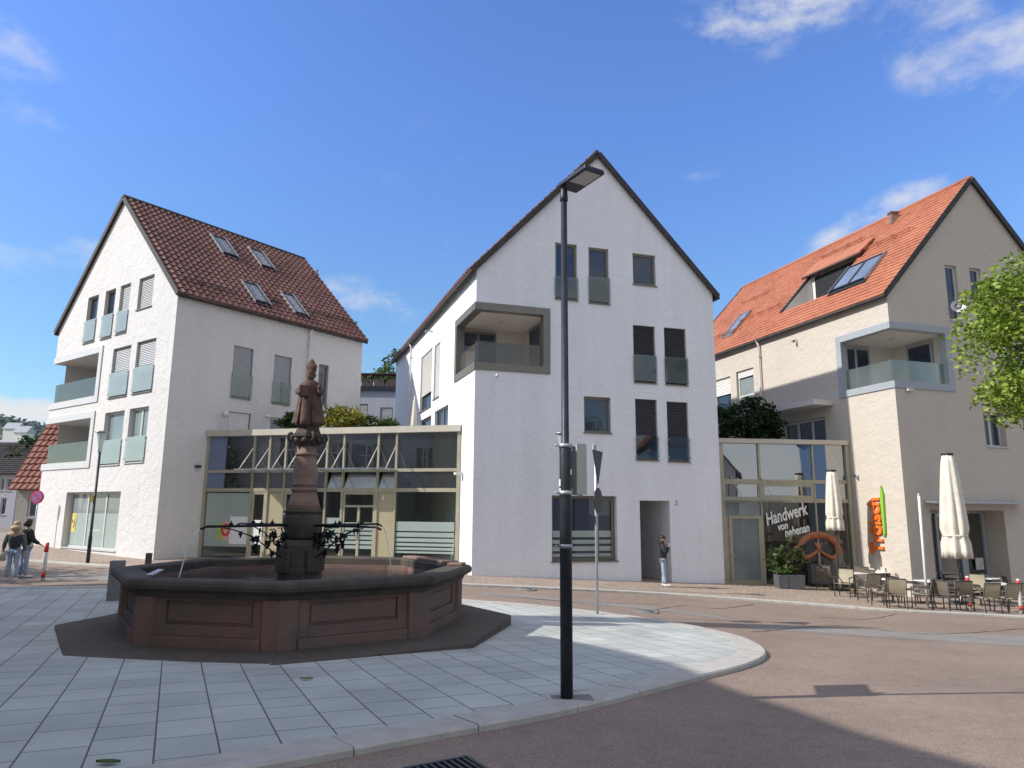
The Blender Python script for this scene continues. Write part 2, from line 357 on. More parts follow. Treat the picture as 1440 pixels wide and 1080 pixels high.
M['red'] = mat('red_paint', (.55,.04,.03), .45, 0, .06)
M['whitepaint'] = mat('white_paint', (.74,.73,.70), .5, 0, .06)
M['orange'] = mat('orange_letter', (.80,.18,.02), .45, 0, .04)
M['green'] = mat('green_letter', (.25,.50,.05), .45, 0, .04)
M['letter_white'] = mat('white_lettering', (.86,.86,.85), .5, 0, .02)
M['black'] = mat('black_plastic', (.015,.015,.016), .5, 0, .2)
M['fabric_cream'] = mat('cream_canvas', (.66,.62,.53), .9, 0, .06, 4, .2, 150)
M['sling'] = mat('beige_sling', (.38,.33,.235), .8, 0, .08, 3, .3, 250)
M['sling_dark'] = mat('brown_sling', (.16,.135,.105), .8, 0, .1, 3, .3, 250)
M['chair_frame'] = mat('bronze_chair_frame', (.085,.075,.065), .45, .3, .1)
M['wood_pole'] = mat('brown_pole', (.09,.06,.045), .6, 0, .1)
M['bark'] = mat('tree_bark', (.10,.075,.055), .9, 0, .25, 8, .8, 25)
M['leaf'] = leaf_mat('linden_leaves', (.09,.17,.016), (.36,.45,.075))
M['leaf_dark'] = leaf_mat('dark_leaves', (.012,.035,.012), (.04,.075,.022))
M['leaf_yellow'] = leaf_mat('yellow_bamboo_leaves', (.13,.15,.02), (.36,.33,.06))
M['leaf_mid'] = leaf_mat('mid_green_leaves', (.03,.07,.018), (.10,.15,.04))
M['leaf_red'] = leaf_mat('canna_leaves', (.035,.03,.02), (.11,.13,.05))
M['planter'] = mat('grey_planter', (.10,.105,.115), .6, 0, .1)
M['pretzel'] = mat('baked_crust', (.50,.19,.085), .4, 0, .25, 4, .3, 12, .5, col2=(.30,.09,.04))
M['skin'] = mat('skin', (.50,.29,.21), .55, 0, .05)
M['hair_dark'] = mat('dark_hair', (.025,.016,.012), .5, 0, .3, 20)
M['hair_blond'] = mat('blond_hair', (.45,.34,.19), .6, 0, .2, 20)
M['jeans'] = mat('light_jeans', (.30,.38,.48), .85, 0, .12, 6)
M['jacket'] = mat('black_jacket', (.018,.018,.022), .7, 0, .2, 6)
M['vest'] = mat('navy_vest', (.02,.028,.045), .75, 0, .2, 6)
M['sleeve'] = mat('grey_green_sleeve', (.10,.13,.125), .85, 0, .15, 6)
M['shoe'] = mat('white_shoe', (.65,.64,.62), .6, 0, .06)
M['bag'] = mat('pale_bag', (.48,.44,.38), .8, 0, .25, 9)
M['menu'] = mat('menu_paper', (.55,.58,.50), .7, 0, .15, 9)
M['poster_white'] = mat('white_poster', (.72,.74,.74), .6, 0, .03)
M['poster_lime'] = mat('lime_poster', (.40,.52,.12), .6, 0, .1)
M['poster_pink'] = mat('pink_poster', (.70,.42,.36), .6, 0, .1)
M['yellow'] = mat('yellow_poster', (.75,.55,.08), .6, 0, .06)
M['sign_magenta'] = mat('faded_sign_red', (.55,.06,.16), .5, 0, .06)
M['sign_green'] = mat('pale_green_plate', (.42,.47,.40), .6, 0, .05)
M['hill'] = leaf_mat('hazy_hill_wood', (.10,.14,.13), (.18,.23,.20))  # distant haze put into the leaf colour, paler and bluer
M['hillbase'] = mat('hill_ground', (.09,.13,.09), .9, 0, .3, .02, 0, 1, .2)
M['mailbox'] = mat('pale_box', (.6,.6,.58), .5, 0, .04)
M['screen'] = mat('lamp_lens', (.55,.55,.53), .15, 0, .05, 20)

def water_mat():
    m, nt, b = new_mat('basin_water'); N = nt.nodes; Lk = nt.links
    b.inputs['Base Color'].default_value = (.02,.028,.032,1); b.inputs['Roughness'].default_value = .04; b.inputs['Specular IOR Level'].default_value = .6
    tc = N.new('ShaderNodeTexCoord'); nz = N.new('ShaderNodeTexNoise'); nz.inputs['Scale'].default_value = 5; nz.inputs['Detail'].default_value = 3
    Lk.new(tc.outputs['Object'], nz.inputs['Vector']); bp = N.new('ShaderNodeBump'); bp.inputs['Strength'].default_value = .35; bp.inputs['Distance'].default_value = .05
    Lk.new(nz.outputs['Fac'], bp.inputs['Height']); Lk.new(bp.outputs['Normal'], b.inputs['Normal']); return m
M['water'] = water_mat()
M['jet'] = glass_clear('falling_water', (.9,.93,.95), .2, .5, (.75,.8,.85))

# ------------------------------------------------------------------ camera, sun, sky
cam_d = bpy.data.cameras.new('camera'); cam = bpy.data.objects.new('camera', cam_d); COL.objects.link(cam)
cam_d.sensor_width = 36; cam_d.lens = FPX/1440*36; cam_d.clip_end = 4000; cam_d.clip_start = .1
mw = Matrix.Identity(4)
for i in range(3): mw[i][0] = CAM_R[i]; mw[i][1] = CAM_U[i]; mw[i][2] = -CAM_F[i]; mw[i][3] = CAM[i]
cam.matrix_world = mw; SC.camera = cam
SUN_AZ, SUN_EL = 14.6, 37.0       # travel direction in plan (deg from +X), elevation
sd = bpy.data.lights.new('sun','SUN'); sd.energy = 3.05; sd.angle = R(.53); sd.color = (1,.955,.89)
so = bpy.data.objects.new('sun', sd); COL.objects.link(so)
tv = Vector((math.cos(R(SUN_AZ))*math.cos(R(SUN_EL)), math.sin(R(SUN_AZ))*math.cos(R(SUN_EL)), -math.sin(R(SUN_EL))))
so.rotation_euler = tv.to_track_quat('-Z','Y').to_euler()
W = bpy.data.worlds.new('World'); SC.world = W; W.use_nodes = True
wn = W.node_tree.nodes; wl = W.node_tree.links; bg = wn['Background']
sky = wn.new('ShaderNodeTexSky'); sky.sky_type = 'NISHITA'; sky.sun_disc = False; sky.sun_elevation = R(SUN_EL)
sky.sun_rotation = math.atan2(-tv.x, -tv.y); sky.air_density = 1.15; sky.dust_density = .6; sky.ozone_density = 2.2; sky.altitude = 200
tc = wn.new('ShaderNodeTexCoord')
def blob(x, y, w, h, rot=0):
    c = ray(x, y); c = c/np.linalg.norm(c)
    mp = wn.new('ShaderNodeVectorMath'); mp.operation = 'SUBTRACT'; wl.new(tc.outputs['Generated'], mp.inputs[0]); mp.inputs[1].default_value = tuple(c)
    rgt = np.cross(c, (0,0,1)); rgt /= np.linalg.norm(rgt); up = np.cross(rgt, c)
    ca, sa = math.cos(R(rot)), math.sin(R(rot)); a1 = rgt*ca+up*sa; a2 = -rgt*sa+up*ca
    outs = []
    for ax, s in ((a1, w/FPX), (a2, h/FPX)):
        d = wn.new('ShaderNodeVectorMath'); d.operation = 'DOT_PRODUCT'; wl.new(mp.outputs[0], d.inputs[0]); d.inputs[1].default_value = tuple(ax/s)
        p = wn.new('ShaderNodeMath'); p.operation = 'POWER'; wl.new(d.outputs['Value'], p.inputs[0]); p.inputs[1].default_value = 2; 
        ab = wn.new('ShaderNodeMath'); ab.operation = 'MULTIPLY'; wl.new(d.outputs['Value'], ab.inputs[0]); wl.new(d.outputs['Value'], ab.inputs[1]); outs.append(ab.outputs[0])
    s_ = wn.new('ShaderNodeMath'); s_.operation = 'ADD'; wl.new(outs[0], s_.inputs[0]); wl.new(outs[1], s_.inputs[1])
    fr = wn.new('ShaderNodeVectorMath'); fr.operation = 'DOT_PRODUCT'; wl.new(tc.outputs['Generated'], fr.inputs[0]); fr.inputs[1].default_value = tuple(c)
    mr = wn.new('ShaderNodeMapRange'); mr.interpolation_type = 'SMOOTHSTEP'; mr.inputs['From Min'].default_value = 0; mr.inputs['From Max'].default_value = 1; mr.inputs['To Min'].default_value = 1; mr.inputs['To Max'].default_value = 0
    wl.new(s_.outputs[0], mr.inputs['Value']); return mr.outputs[0]
def wmath(op, a, b, clamp=False):
    n = wn.new('ShaderNodeMath'); n.operation = op; n.use_clamp = clamp
    for i, q in enumerate((a, b)):
        if isinstance(q, (int, float)): n.inputs[i].default_value = q
        else: wl.new(q, n.inputs[i])
    return n.outputs[0]
acc = None
for (x, y, w, h, rot, k) in [(1105,-20,170,90,4,1.0),(1400,20,190,160,-40,.60),(1290,20,120,80,30,.32),(10,100,150,80,-25,.52),(1330,90,120,90,60,.3),(520,425,120,45,-6,.62),(85,350,120,38,0,.42),(1235,310,130,45,25,.75),(655,348,80,45,25,.36),(570,225,170,70,15,.16),(990,242,40,24,0,.35),(15,592,160,45,0,.95),(330,30,300,90,10,.10),(-300,300,300,120,0,.6),(1850,250,350,160,0,.7)]:
    b_ = wmath('MULTIPLY', blob(x, y, w, h, rot), k); acc = b_ if acc is None else wmath('MAXIMUM', acc, b_)
# unseen bright cloud cover added overhead and behind the viewer to fill the shade
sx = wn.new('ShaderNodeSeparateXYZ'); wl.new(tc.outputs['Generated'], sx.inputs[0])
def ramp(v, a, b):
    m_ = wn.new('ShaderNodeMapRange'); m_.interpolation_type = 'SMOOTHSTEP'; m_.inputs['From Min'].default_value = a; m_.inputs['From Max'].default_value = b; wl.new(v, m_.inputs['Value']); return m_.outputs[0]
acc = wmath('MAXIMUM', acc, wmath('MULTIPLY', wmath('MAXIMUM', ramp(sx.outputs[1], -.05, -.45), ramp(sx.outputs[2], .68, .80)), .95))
cn = wn.new('ShaderNodeTexNoise'); cn.inputs['Scale'].default_value = 7.5; cn.inputs['Detail'].default_value = 12; cn.inputs['Roughness'].default_value = .60; cn.inputs['Distortion'].default_value = .12
cmp_ = wn.new('ShaderNodeMapping'); cmp_.inputs['Scale'].default_value = (1,1,1.8); cmp_.inputs['Rotation'].default_value = (0,R(12),0); wl.new(tc.outputs['Generated'], cmp_.inputs['Vector']); wl.new(cmp_.outputs[0], cn.inputs['Vector'])
# soft threshold: where the cover is thin only the thickest noise shows
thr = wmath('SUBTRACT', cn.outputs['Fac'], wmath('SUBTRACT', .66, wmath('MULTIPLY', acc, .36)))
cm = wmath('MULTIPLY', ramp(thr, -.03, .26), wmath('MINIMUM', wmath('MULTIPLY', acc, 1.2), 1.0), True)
hs = wn.new('ShaderNodeMix'); hs.data_type = 'RGBA'; hs.blend_type = 'MULTIPLY'; hs.inputs[0].default_value = 1.0; wl.new(sky.outputs[0], hs.inputs[6])
tm = wn.new('ShaderNodeMix'); tm.data_type = 'RGBA'; wl.new(ramp(sx.outputs[2], .12, .55), tm.inputs[0]); tm.inputs[6].default_value = (.72,.94,1.06,1); tm.inputs[7].default_value = (.80,1.04,1.55,1); wl.new(tm.outputs[2], hs.inputs[7])
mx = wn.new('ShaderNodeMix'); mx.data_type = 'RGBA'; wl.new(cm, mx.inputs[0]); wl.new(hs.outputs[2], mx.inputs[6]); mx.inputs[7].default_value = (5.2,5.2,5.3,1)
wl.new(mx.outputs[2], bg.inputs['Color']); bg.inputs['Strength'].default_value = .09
SC.view_settings.view_transform = 'Standard'; SC.view_settings.look = 'None'; SC.view_settings.exposure = .8; SC.view_settings.gamma = 1
SC.render.engine = 'CYCLES'; SC.cycles.max_bounces = 6; SC.cycles.transparent_max_bounces = 12
SC.cycles.use_denoising = True

# ------------------------------------------------------------------ ground sheets
def resample(pts, step, closed=False):
    out = []; n = len(pts)
    for i in range(n if closed else n-1):
        a = Vector(pts[i]); b = Vector(pts[(i+1)%n]); k = max(1, int((b-a).length/step))
        for j in range(k): out.append(tuple(a+(b-a)*j/k))
    if not closed: out.append(tuple(pts[-1]))
    return out
def smooth_path(pts, step=.3):
    P = [Vector(p) for p in pts]; out = []
    for i in range(len(P)-1):
        p0, p1, p2, p3 = P[max(i-1,0)], P[i], P[i+1], P[min(i+2,len(P)-1)]
        k = max(2, int((p2-p1).length/step))
        for j in range(k):
            t = j/k
            out.append(tuple(.5*((2*p1)+(p2-p0)*t+(2*p0-5*p1+4*p2-p3)*t*t+(3*p1-p0-3*p2+p3)*t**3)))
    out.append(tuple(P[-1])); return out
def sheet(name, poly, dz, m, step=.8, holes=None):
    b = resample(poly, step, True); n = len(b)
    xs = [p[0] for p in b]; ys = [p[1] for p in b]
    pts = [Vector(p) for p in b]; edges = [(i,(i+1)%n) for i in range(n)]
    x = min(xs)
    while x < max(xs):
        y = min(ys)
        while y < max(ys):
            pts.append(Vector((x+.013*math.sin(y*7), y+.011*math.sin(x*5)))); y += step
        x += step
    v, e, f, *_ = delaunay_2d_cdt(pts, edges, [], 1, 1e-4)
    mb = MB(); mb.smooth = True
    mb.add([(p[0], p[1], gz(p[0],p[1])+dz) for p in v], [tuple(q) for q in f])
    o = mb.build(name, m, fix=False, kind='structure')
    me = o.data
    for p in me.polygons:
        if p.normal.z < 0: p.flip()
    return o
def kerb(name, path, w, h, m, stone=1.0, side=1, gap=.012, below=.05):
    mb = MB(); path = [Vector(p) for p in path]; acc_ = 0; cur = [0]
    for i in range(1, len(path)):
        acc_ += (path[i]-path[i-1]).length; cur.append(i)
        if acc_ >= stone or i == len(path)-1:
            L = []; dzr = random.uniform(-.004,.004)
            for j in cur:
                t = (path[min(j+1,len(path)-1)]-path[max(j-1,0)]).normalized(); nn = Vector((-t.y, t.x))*side
                a = path[j]; b = a+nn*w
                if j == cur[0]: a = a+t*gap/2; b = b+t*gap/2
                if j == cur[-1]: a = a-t*gap/2; b = b-t*gap/2
                za = gz(*a)+dzr; zb = gz(*b)+dzr
                L.append([(a.x,a.y,za-below),(b.x,b.y,zb-below),(b.x,b.y,zb+h),(a.x+nn.x*.02,a.y+nn.y*.02,za+h),(a.x,a.y,za+h-.02)])
            vs = [p for q in L for p in q]; fs = []
            for q in range(len(L)-1):
                for k in range(5): fs.append((q*5+k, q*5+(k+1)%5, q*5+5+(k+1)%5, q*5+5+k))
            fs += [(0,1,2,3,4), tuple((len(L)-1)*5+k for k in (4,3,2,1,0))]
            mb.add(vs, fs); acc_ = 0; cur = [i]
    return mb.build(name, m, kind='structure')
# base road
gx = [-600,-300,-150,-90,-60]+[i*1.5 for i in range(-32,33)]+[60,90,150,300,600]
gy = [-400,-200,-100,-60,-40]+[i*1.5 for i in range(-17,42)]+[70,90,130,200,400,800]
mb = MB(); mb.smooth = True
mb.add([(x,y,gz(x,y)) for y in gy for x in gx], [(j*len(gx)+i, j*len(gx)+i+1, (j+1)*len(gx)+i+1, (j+1)*len(gx)+i) for j in range(len(gy)-1) for i in range(len(gx)-1)])
mb.build('road', M['road'], fix=False, kind='structure')
# plaza edge (outer kerb line), read from the photo and smoothed
KW, KH = .42, .07
near = smooth_path([(-7.5,1.9),(-4.2,3.9)]+[gp(x,y) for x,y in [(395,1083),(560,1051),(775,1011),(900,980),(985,957),(1050,940),(1078,924),(1062,908),(1030,896),(960,881),(860,866),(760,855),(665,847)]]+[(-4.5,19.2),(-9,19.8),(-13.6,19.7),(-24,20.6),(-40,22)], .35)
inner = []
for i, p in enumerate(near):
    a = Vector(near[max(i-1,0)]); b = Vector(near[min(i+1,len(near)-1)]); t = (b-a).normalized()
    inner.append((p[0]-t.y*(KW+.004), p[1]+t.x*(KW+.004)))
kerb('plaza_kerb', near, KW, KH, M['granite'], 1.05, 1)
sheet('plaza', inner+[(-40,0),(-20,-4),(-9,1.2)], KH-.012, M['paving'], .7)
# far pavement in front of the houses
farline = smooth_path([(-40,31),(-26,29.2)]+[gp(x,y) for x,y in [(27,790),(150,798),(300,806)]]+[gp(x,y) for x,y in [(560,819),(663,824.5),(760,829),(870,834),(960,839),(1060,846),(1160,853.5),(1260,861),(1440,870)]]+[(19,20.5),(30,17)], .5)
kerb('pavement_kerb', farline, .22, .075, M['granite'], 1.0, 1)
sheet('pavement', [(p[0],p[1]+.2) for p in farline]+[(40,30),(22,46),(0,60),(-24,48),(-40,36)], .064, M['setts'], 1.0)
# grey lane strip and repair patch in the carriageway
sheet('road_strip', [gp(x,y) for x,y in [(680,838),(760,843),(960,862),(1060,878),(1200,885),(1440,895)]]+[gp(x,y) for x,y in [(1440,909),(1250,897),(1060,884),(1010,866),(900,852),(740,836.5),(680,834)]], .005, M['road_grey'], .6)
sheet('road_patch', [gp(x,y) for x,y in [(80,806),(200,809),(260,815),(240,819),(60,815),(20,809)]], .005, M['road_grey'], .6)

def crack(name, pts, w):
    P = smooth_path([gp(*q) for q in pts], .15); mb = MB(); vs = []; rnd = random.Random(len(P))
    for i, p in enumerate(P):
        a = Vector(P[max(i-1,0)]); b = Vector(P[min(i+1,len(P)-1)]); t = (b-a).normalized(); ww = w*rnd.uniform(.5,1.3); c = Vector(p)+Vector((-t.y,t.x))*rnd.uniform(-.02,.02)
        for s_ in (-1,1): q = c+Vector((-t.y,t.x))*ww*s_; vs.append((q.x,q.y,gz(q.x,q.y)+.009))
    mb.add(vs, [(i*2,i*2+1,i*2+3,i*2+2) for i in range(len(P)-1)]); return mb.build(name, M['tar'], fix=False, kind='structure')
for pts in ([(905,861),(960,852),(1010,856),(1060,850)],[(1150,868),(1215,871),(1260,864)],[(1060,889),(1180,880),(1300,892),(1440,884)],[(690,836),(800,846),(930,850)],[(30,803),(120,806),(210,812)]): crack('road_crack', pts, .018)
# ------------------------------------------------------------------ wall with real openings
def clip_poly(poly, clip):
    out = poly
    for i in range(len(clip)):
        a = clip[i]; b = clip[(i+1)%len(clip)]; ex, ey = b[0]-a[0], b[1]-a[1]
        def side(p): return ex*(p[1]-a[1])-ey*(p[0]-a[0])
        new = []
        for j in range(len(out)):
            p, q = out[j], out[(j+1)%len(out)]; sp, sq = side(p), side(q)
            if sp >= -1e-9: new.append(p)
            if (sp > 1e-9 and sq < -1e-9) or (sp < -1e-9 and sq > 1e-9):
                t = sp/(sp-sq); new.append((p[0]+(q[0]-p[0])*t, p[1]+(q[1]-p[1])*t))
        out = new
        if len(out) < 3: return []
    return out
def wall(mb, P, poly, ops, depth=.2):
    # poly: convex, counter-clockwise in (u, v). ops: (rect, depth, open_sides)
    us = [p[0] for p in poly]; vs = [p[1] for p in poly]
    U = sorted({min(us), max(us)} | {round(x,5) for o in ops for x in o[0][:2]}); V = sorted({min(vs), max(vs)} | {round(x,5) for o in ops for x in o[0][2:]})
    for i in range(len(U)-1):
        for j in range(len(V)-1):
            cu, cv = (U[i]+U[i+1])/2, (V[j]+V[j+1])/2
            if any(o[0][0] < cu < o[0][1] and o[0][2] < cv < o[0][3] for o in ops): continue
            c = clip_poly([(U[i],V[j]),(U[i+1],V[j]),(U[i+1],V[j+1]),(U[i],V[j+1])], poly)
            if len(c) >= 3:
                q = [P.pt(a,b) for a,b in c]; mb.quad(*(q[::-1] if P.flip else q))
    for r, d, sides in ops:
        u0,u1,v0,v1 = r
        for s, a, b in (('l',(u0,v0),(u0,v1)),('r',(u1,v1),(u1,v0)),('t',(u0,v1),(u1,v1)),('b',(u1,v0),(u0,v0))):
            if s in sides:
                q = [P.pt(*a,0),P.pt(*b,0),P.pt(*b,-d),P.pt(*a,-d)]; mb.quad(*(q[::-1] if P.flip else q))
D0 = .17
def window(parent, P, r, frame='frame_brown', pane='pane', sash=1, blind=None, bf=.5, bal=None, balh=.45, sill=True, depth=D0, fw=.085, trans=None, name='window', sill_mat=None):
    u0,u1,v0,v1 = r
    mb = MB(); mb.ring(P, (u0+.004,u1-.004,v0+.004,v1-.004), fw, -depth, -depth+.07)
    for k in range(1, sash):
        c = u0+(u1-u0)*k/sash; mb.pbox(P, c-fw*.7, c+fw*.7, v0+fw, v1-fw, -depth, -depth+.065)
    if trans: mb.pbox(P, u0+fw, u1-fw, v0+(v1-v0)*trans-fw*.5, v0+(v1-v0)*trans+fw*.5, -depth, -depth+.067)
    w = mb.build(name, M[frame], parent)
    p = MB(); p.pbox(P, u0+.03,u1-.03,v0+.03,v1-.03,-depth-.02,-depth+.03); p.build('pane', M[pane], w)
    if blind:
        b = MB(); h = (v1-v0)*bf; n = max(3, int(h/.075))
        for k in range(n):
            za = v1-.02-h*k/n; zb = v1-.02-h*(k+1)/n
            b.quad(P.pt(u0+.05,za,-depth+.088),P.pt(u1-.05,za,-depth+.088),P.pt(u1-.05,zb+.004,-depth+.122),P.pt(u0+.05,zb+.004,-depth+.122))
            b.quad(P.pt(u0+.05,zb+.004,-depth+.122),P.pt(u1-.05,zb+.004,-depth+.122),P.pt(u1-.05,zb,-depth+.088),P.pt(u0+.05,zb,-depth+.088))
        b.build('blind', M[blind], w, fix=False)
    if bal:
        b = MB(); h = (v1-v0)*balh; b.pbox(P, u0-.03,u1+.03,v0+.06,v0+h,.035,.05); g = b.build('balustrade', M[bal], w)
        k = MB()
        for uu in (u0-.0, u1+.0):
            for vv in (v0+.16, v0+h-.10): k.tube([P.pt(uu,vv,.0),P.pt(uu,vv,.075)], .022, 8)
        k.build('clamp', M['steel'], w)
    if sill:
        s = MB(); s.pbox(P, u0-.03,u1+.03,v0-.035,v0+.003,-depth+.03,.055); s.build('sill', M[sill_mat or frame], w)
    return w
def tile_sheet(mb, P, u0, u1, v0, v1, tw, th, amp, lift, flat=False, n0=.10, hole=None):
    nc = max(1, round((u1-u0)/tw)); nr = max(1, round((v1-v0)/th)); tw = (u1-u0)/nc; th = (v1-v0)/nr
    prof = [(0,0),(.15,-.35),(.40,-.5),(.62,.1),(.78,1),(.92,.8)] if not flat else [(0,0),(.02,-.5),(.05,0),(.5,.25),(.95,0)]
    us = [(c+a)*tw+u0 for c in range(nc) for a,_ in prof]+[u1]; ns = [b*amp for c in range(nc) for _,b in prof]+[0]
    m = len(us); vs = []; fs = []
    for r in range(nr):
        for vv, nn in ((v0+r*th-.03, n0+lift), (v0+(r+1)*th-.03, n0+.004)):
            for k in range(m):
                j = random.Random(int(us[k]/tw+1e-3)*131+r*17).uniform(-.006,.006)
                vs.append(P.pt(us[k], vv, nn+ns[k]+j))
    for r in range(nr*2-1):
        for k in range(m-1):
            if hole and hole[0] < (us[k]+us[k+1])/2 < hole[1] and hole[2] < v0+(r/2+.5)*th < hole[3]: continue
            fs.append((r*m+k, r*m+k+1, (r+1)*m+k+1, (r+1)*m+k))
    # front lip of the first course
    b = len(vs)
    for k in range(m): vs.append(P.pt(us[k], v0-.03, n0-.02))
    for k in range(m-1): fs.append((k, b+k, b+k+1, k+1))
    if P.flip: fs = [f[::-1] for f in fs]
    mb.smooth = False; mb.add(vs, fs)
class House: pass
def gable_house(name, label, cat, corner, aG, aS, W, Dp, ze, za, ua, flipG, wallmat, tilemat, group, zb=-2.5, tile=(.30,.36,.06,.07,False), ov=.12, eave=.22, holes_far=()):
    h = House(); c = np.array([corner[0], corner[1], 0.0])
    h.PG = Plane(c, d2(aG), flip=flipG); h.PS = Plane(c, d2(aS), flip=not flipG)
    h.PF = Plane(c+d2(aG)*W, d2(aS), flip=flipG); h.PB = Plane(c+d2(aS)*Dp, d2(aG), flip=not flipG)
    h.W, h.D, h.ze, h.za, h.ua = W, Dp, ze, za, ua
    V1 = d2(aG)*ua+np.array([0,0,za-ze]); L1 = np.linalg.norm(V1)
    V2 = -d2(aG)*(W-ua)+np.array([0,0,za-ze]); L2 = np.linalg.norm(V2)
    h.R1 = Plane(c+np.array([0,0,ze]), d2(aS), V1/L1, flip=not flipG); h.R2 = Plane(c+d2(aG)*W+np.array([0,0,ze]), d2(aS), V2/L2, flip=flipG)
    if h.R1.N[2] < 0: h.R1.N = -h.R1.N; h.R1.flip = not h.R1.flip
    if h.R2.N[2] < 0: h.R2.N = -h.R2.N; h.R2.flip = not h.R2.flip
    h.L1, h.L2 = L1, L2; h.zb = zb; h.wm = wallmat
    h.root = thing(name, label, cat, (corner[0], corner[1], gz(*corner)), group=group)
    h.opsG = []; h.opsS = []; h.opsF = []
    h.tile = tile; h.tm = tilemat; h.ov = ov; h.eave = eave
    return h
def finish_house(h, ridge_mat='verge'):
    W, Dp = h.W, h.D; mb = MB()
    wall(mb, h.PG, [(0,h.zb),(W,h.zb),(W,h.ze),(h.ua,h.za),(0,h.ze)], h.opsG)
    wall(mb, h.PS, [(0,h.zb),(Dp,h.zb),(Dp,h.ze),(0,h.ze)], h.opsS)
    wall(mb, h.PF, [(0,h.zb),(Dp,h.zb),(Dp,h.ze),(0,h.ze)], h.opsF)
    wall(mb, h.PB, [(0,h.zb),(W,h.zb),(W,h.ze),(h.ua,h.za),(0,h.ze)], [])
    h.wall = mb.build('wall', M[h.wm], h.root, fix=False)
    r = MB(); tw, th, amp, lift, flat = h.tile
    for P, L in ((h.R1,h.L1),(h.R2,h.L2)):
        r.cur = 1; hl = getattr(h,'hole',None) if P is h.R1 else None
        for a_, b_, c_, d_ in ([(-h.ov,Dp+h.ov,-h.eave,L+.02)] if not hl else [(-h.ov,hl[0],-h.eave,L+.02),(hl[1],Dp+h.ov,-h.eave,L+.02),(hl[0],hl[1],-h.eave,hl[2]),(hl[0],hl[1],hl[3],L+.02)]): r.pbox(P, a_, b_, c_, d_, .0, .085)
        r.pbox(P, -h.ov-.03, -h.ov, -h.eave-.02, L+.03, -.06, .16); r.pbox(P, Dp+h.ov, Dp+h.ov+.03, -h.eave-.02, L+.03, -.06, .16)
        r.cur = 0
        if P is h.R1 or h.tile_far: tile_sheet(r, P, -h.ov, Dp+h.ov, -h.eave, L, tw, th, amp, lift, flat, hole=hl)
    a = h.R1.pt(-h.ov-.04, h.L1, .10); b = h.R1.pt(Dp+h.ov+.04, h.L1, .10)
    r.cur = 2; r.tube([a, tuple((np.array(a)+np.array(b))/2), b], .11, 8)
    h.roof = r.build('roof', [M[h.tm], M['verge'], M[ridge_mat]], h.root, fix=False)
    for P, nm in ((h.R1,'gutter'),(h.R2,'gutter')):
        g = MB(); g.tube([P.pt(-h.ov, -h.eave-.05, .02), P.pt(Dp/2, -h.eave-.05, .02), P.pt(Dp+h.ov, -h.eave-.05, .02)], .075, 8); g.build('gutter', M['verge'], h.root)
def downpipe(h, P, u, ztop, zbot, m, off=.12):
    g = MB(); g.tube([P.pt(u, ztop, off+.12), P.pt(u, ztop-.25, off), P.pt(u, (ztop+zbot)/2, off), P.pt(u, zbot, off)], .05, 8)
    for z in (ztop-.8, (ztop+zbot)/2): g.pbox(P, u-.065, u+.065, z-.02, z+.02, 0, off+.06)
    g.build('downpipe', M[m], h.root)
def skylight(h, P, r, cols=1, frame='dark_metal'):
    u0,u1,v0,v1 = r; mb = MB(); mb.ring(P, r, .085, .09, .24)
    for k in range(1, cols): c = u0+(u1-u0)*k/cols; mb.pbox(P, c-.05, c+.05, v0+.08, v1-.08, .1, .235)
    mb.cur = 1; mb.pbox(P, u0-.05, u0, v0-.08, v1+.05, .10, .25); mb.pbox(P, u1, u1+.05, v0-.08, v1+.05, .10, .25)
    mb.cur = 0; mb.pbox(P, u0-.05, u1+.05, v0-.2, v0-.001, .10, .17)
    s = mb.build('skylight', [M[frame], M['zinc']], h.roof)
    g = MB(); g.pbox(P, u0+.08, u1-.08, v0+.08, v1-.08, .12, .20); g.build('pane', M['pane_blue'], s)
def snow_guard(h, P, u0, u1, v, m='verge', hgt=.16):
    g = MB()
    for n in (.20,.26,.32): g.tube([P.pt(u0,v,n),P.pt(u1,v,n)], .012, 5)
    k = max(2, int((u1-u0)/.75))
    for i in range(k+1):
        u = u0+(u1-u0)*i/k; g.tube([P.pt(u,v+.22,.12),P.pt(u,v,.34)], .014, 5); g.tube([P.pt(u,v-.02,.12),P.pt(u,v,.34)], .014, 5)
    g.build('snow_guard', M[m], h.roof)
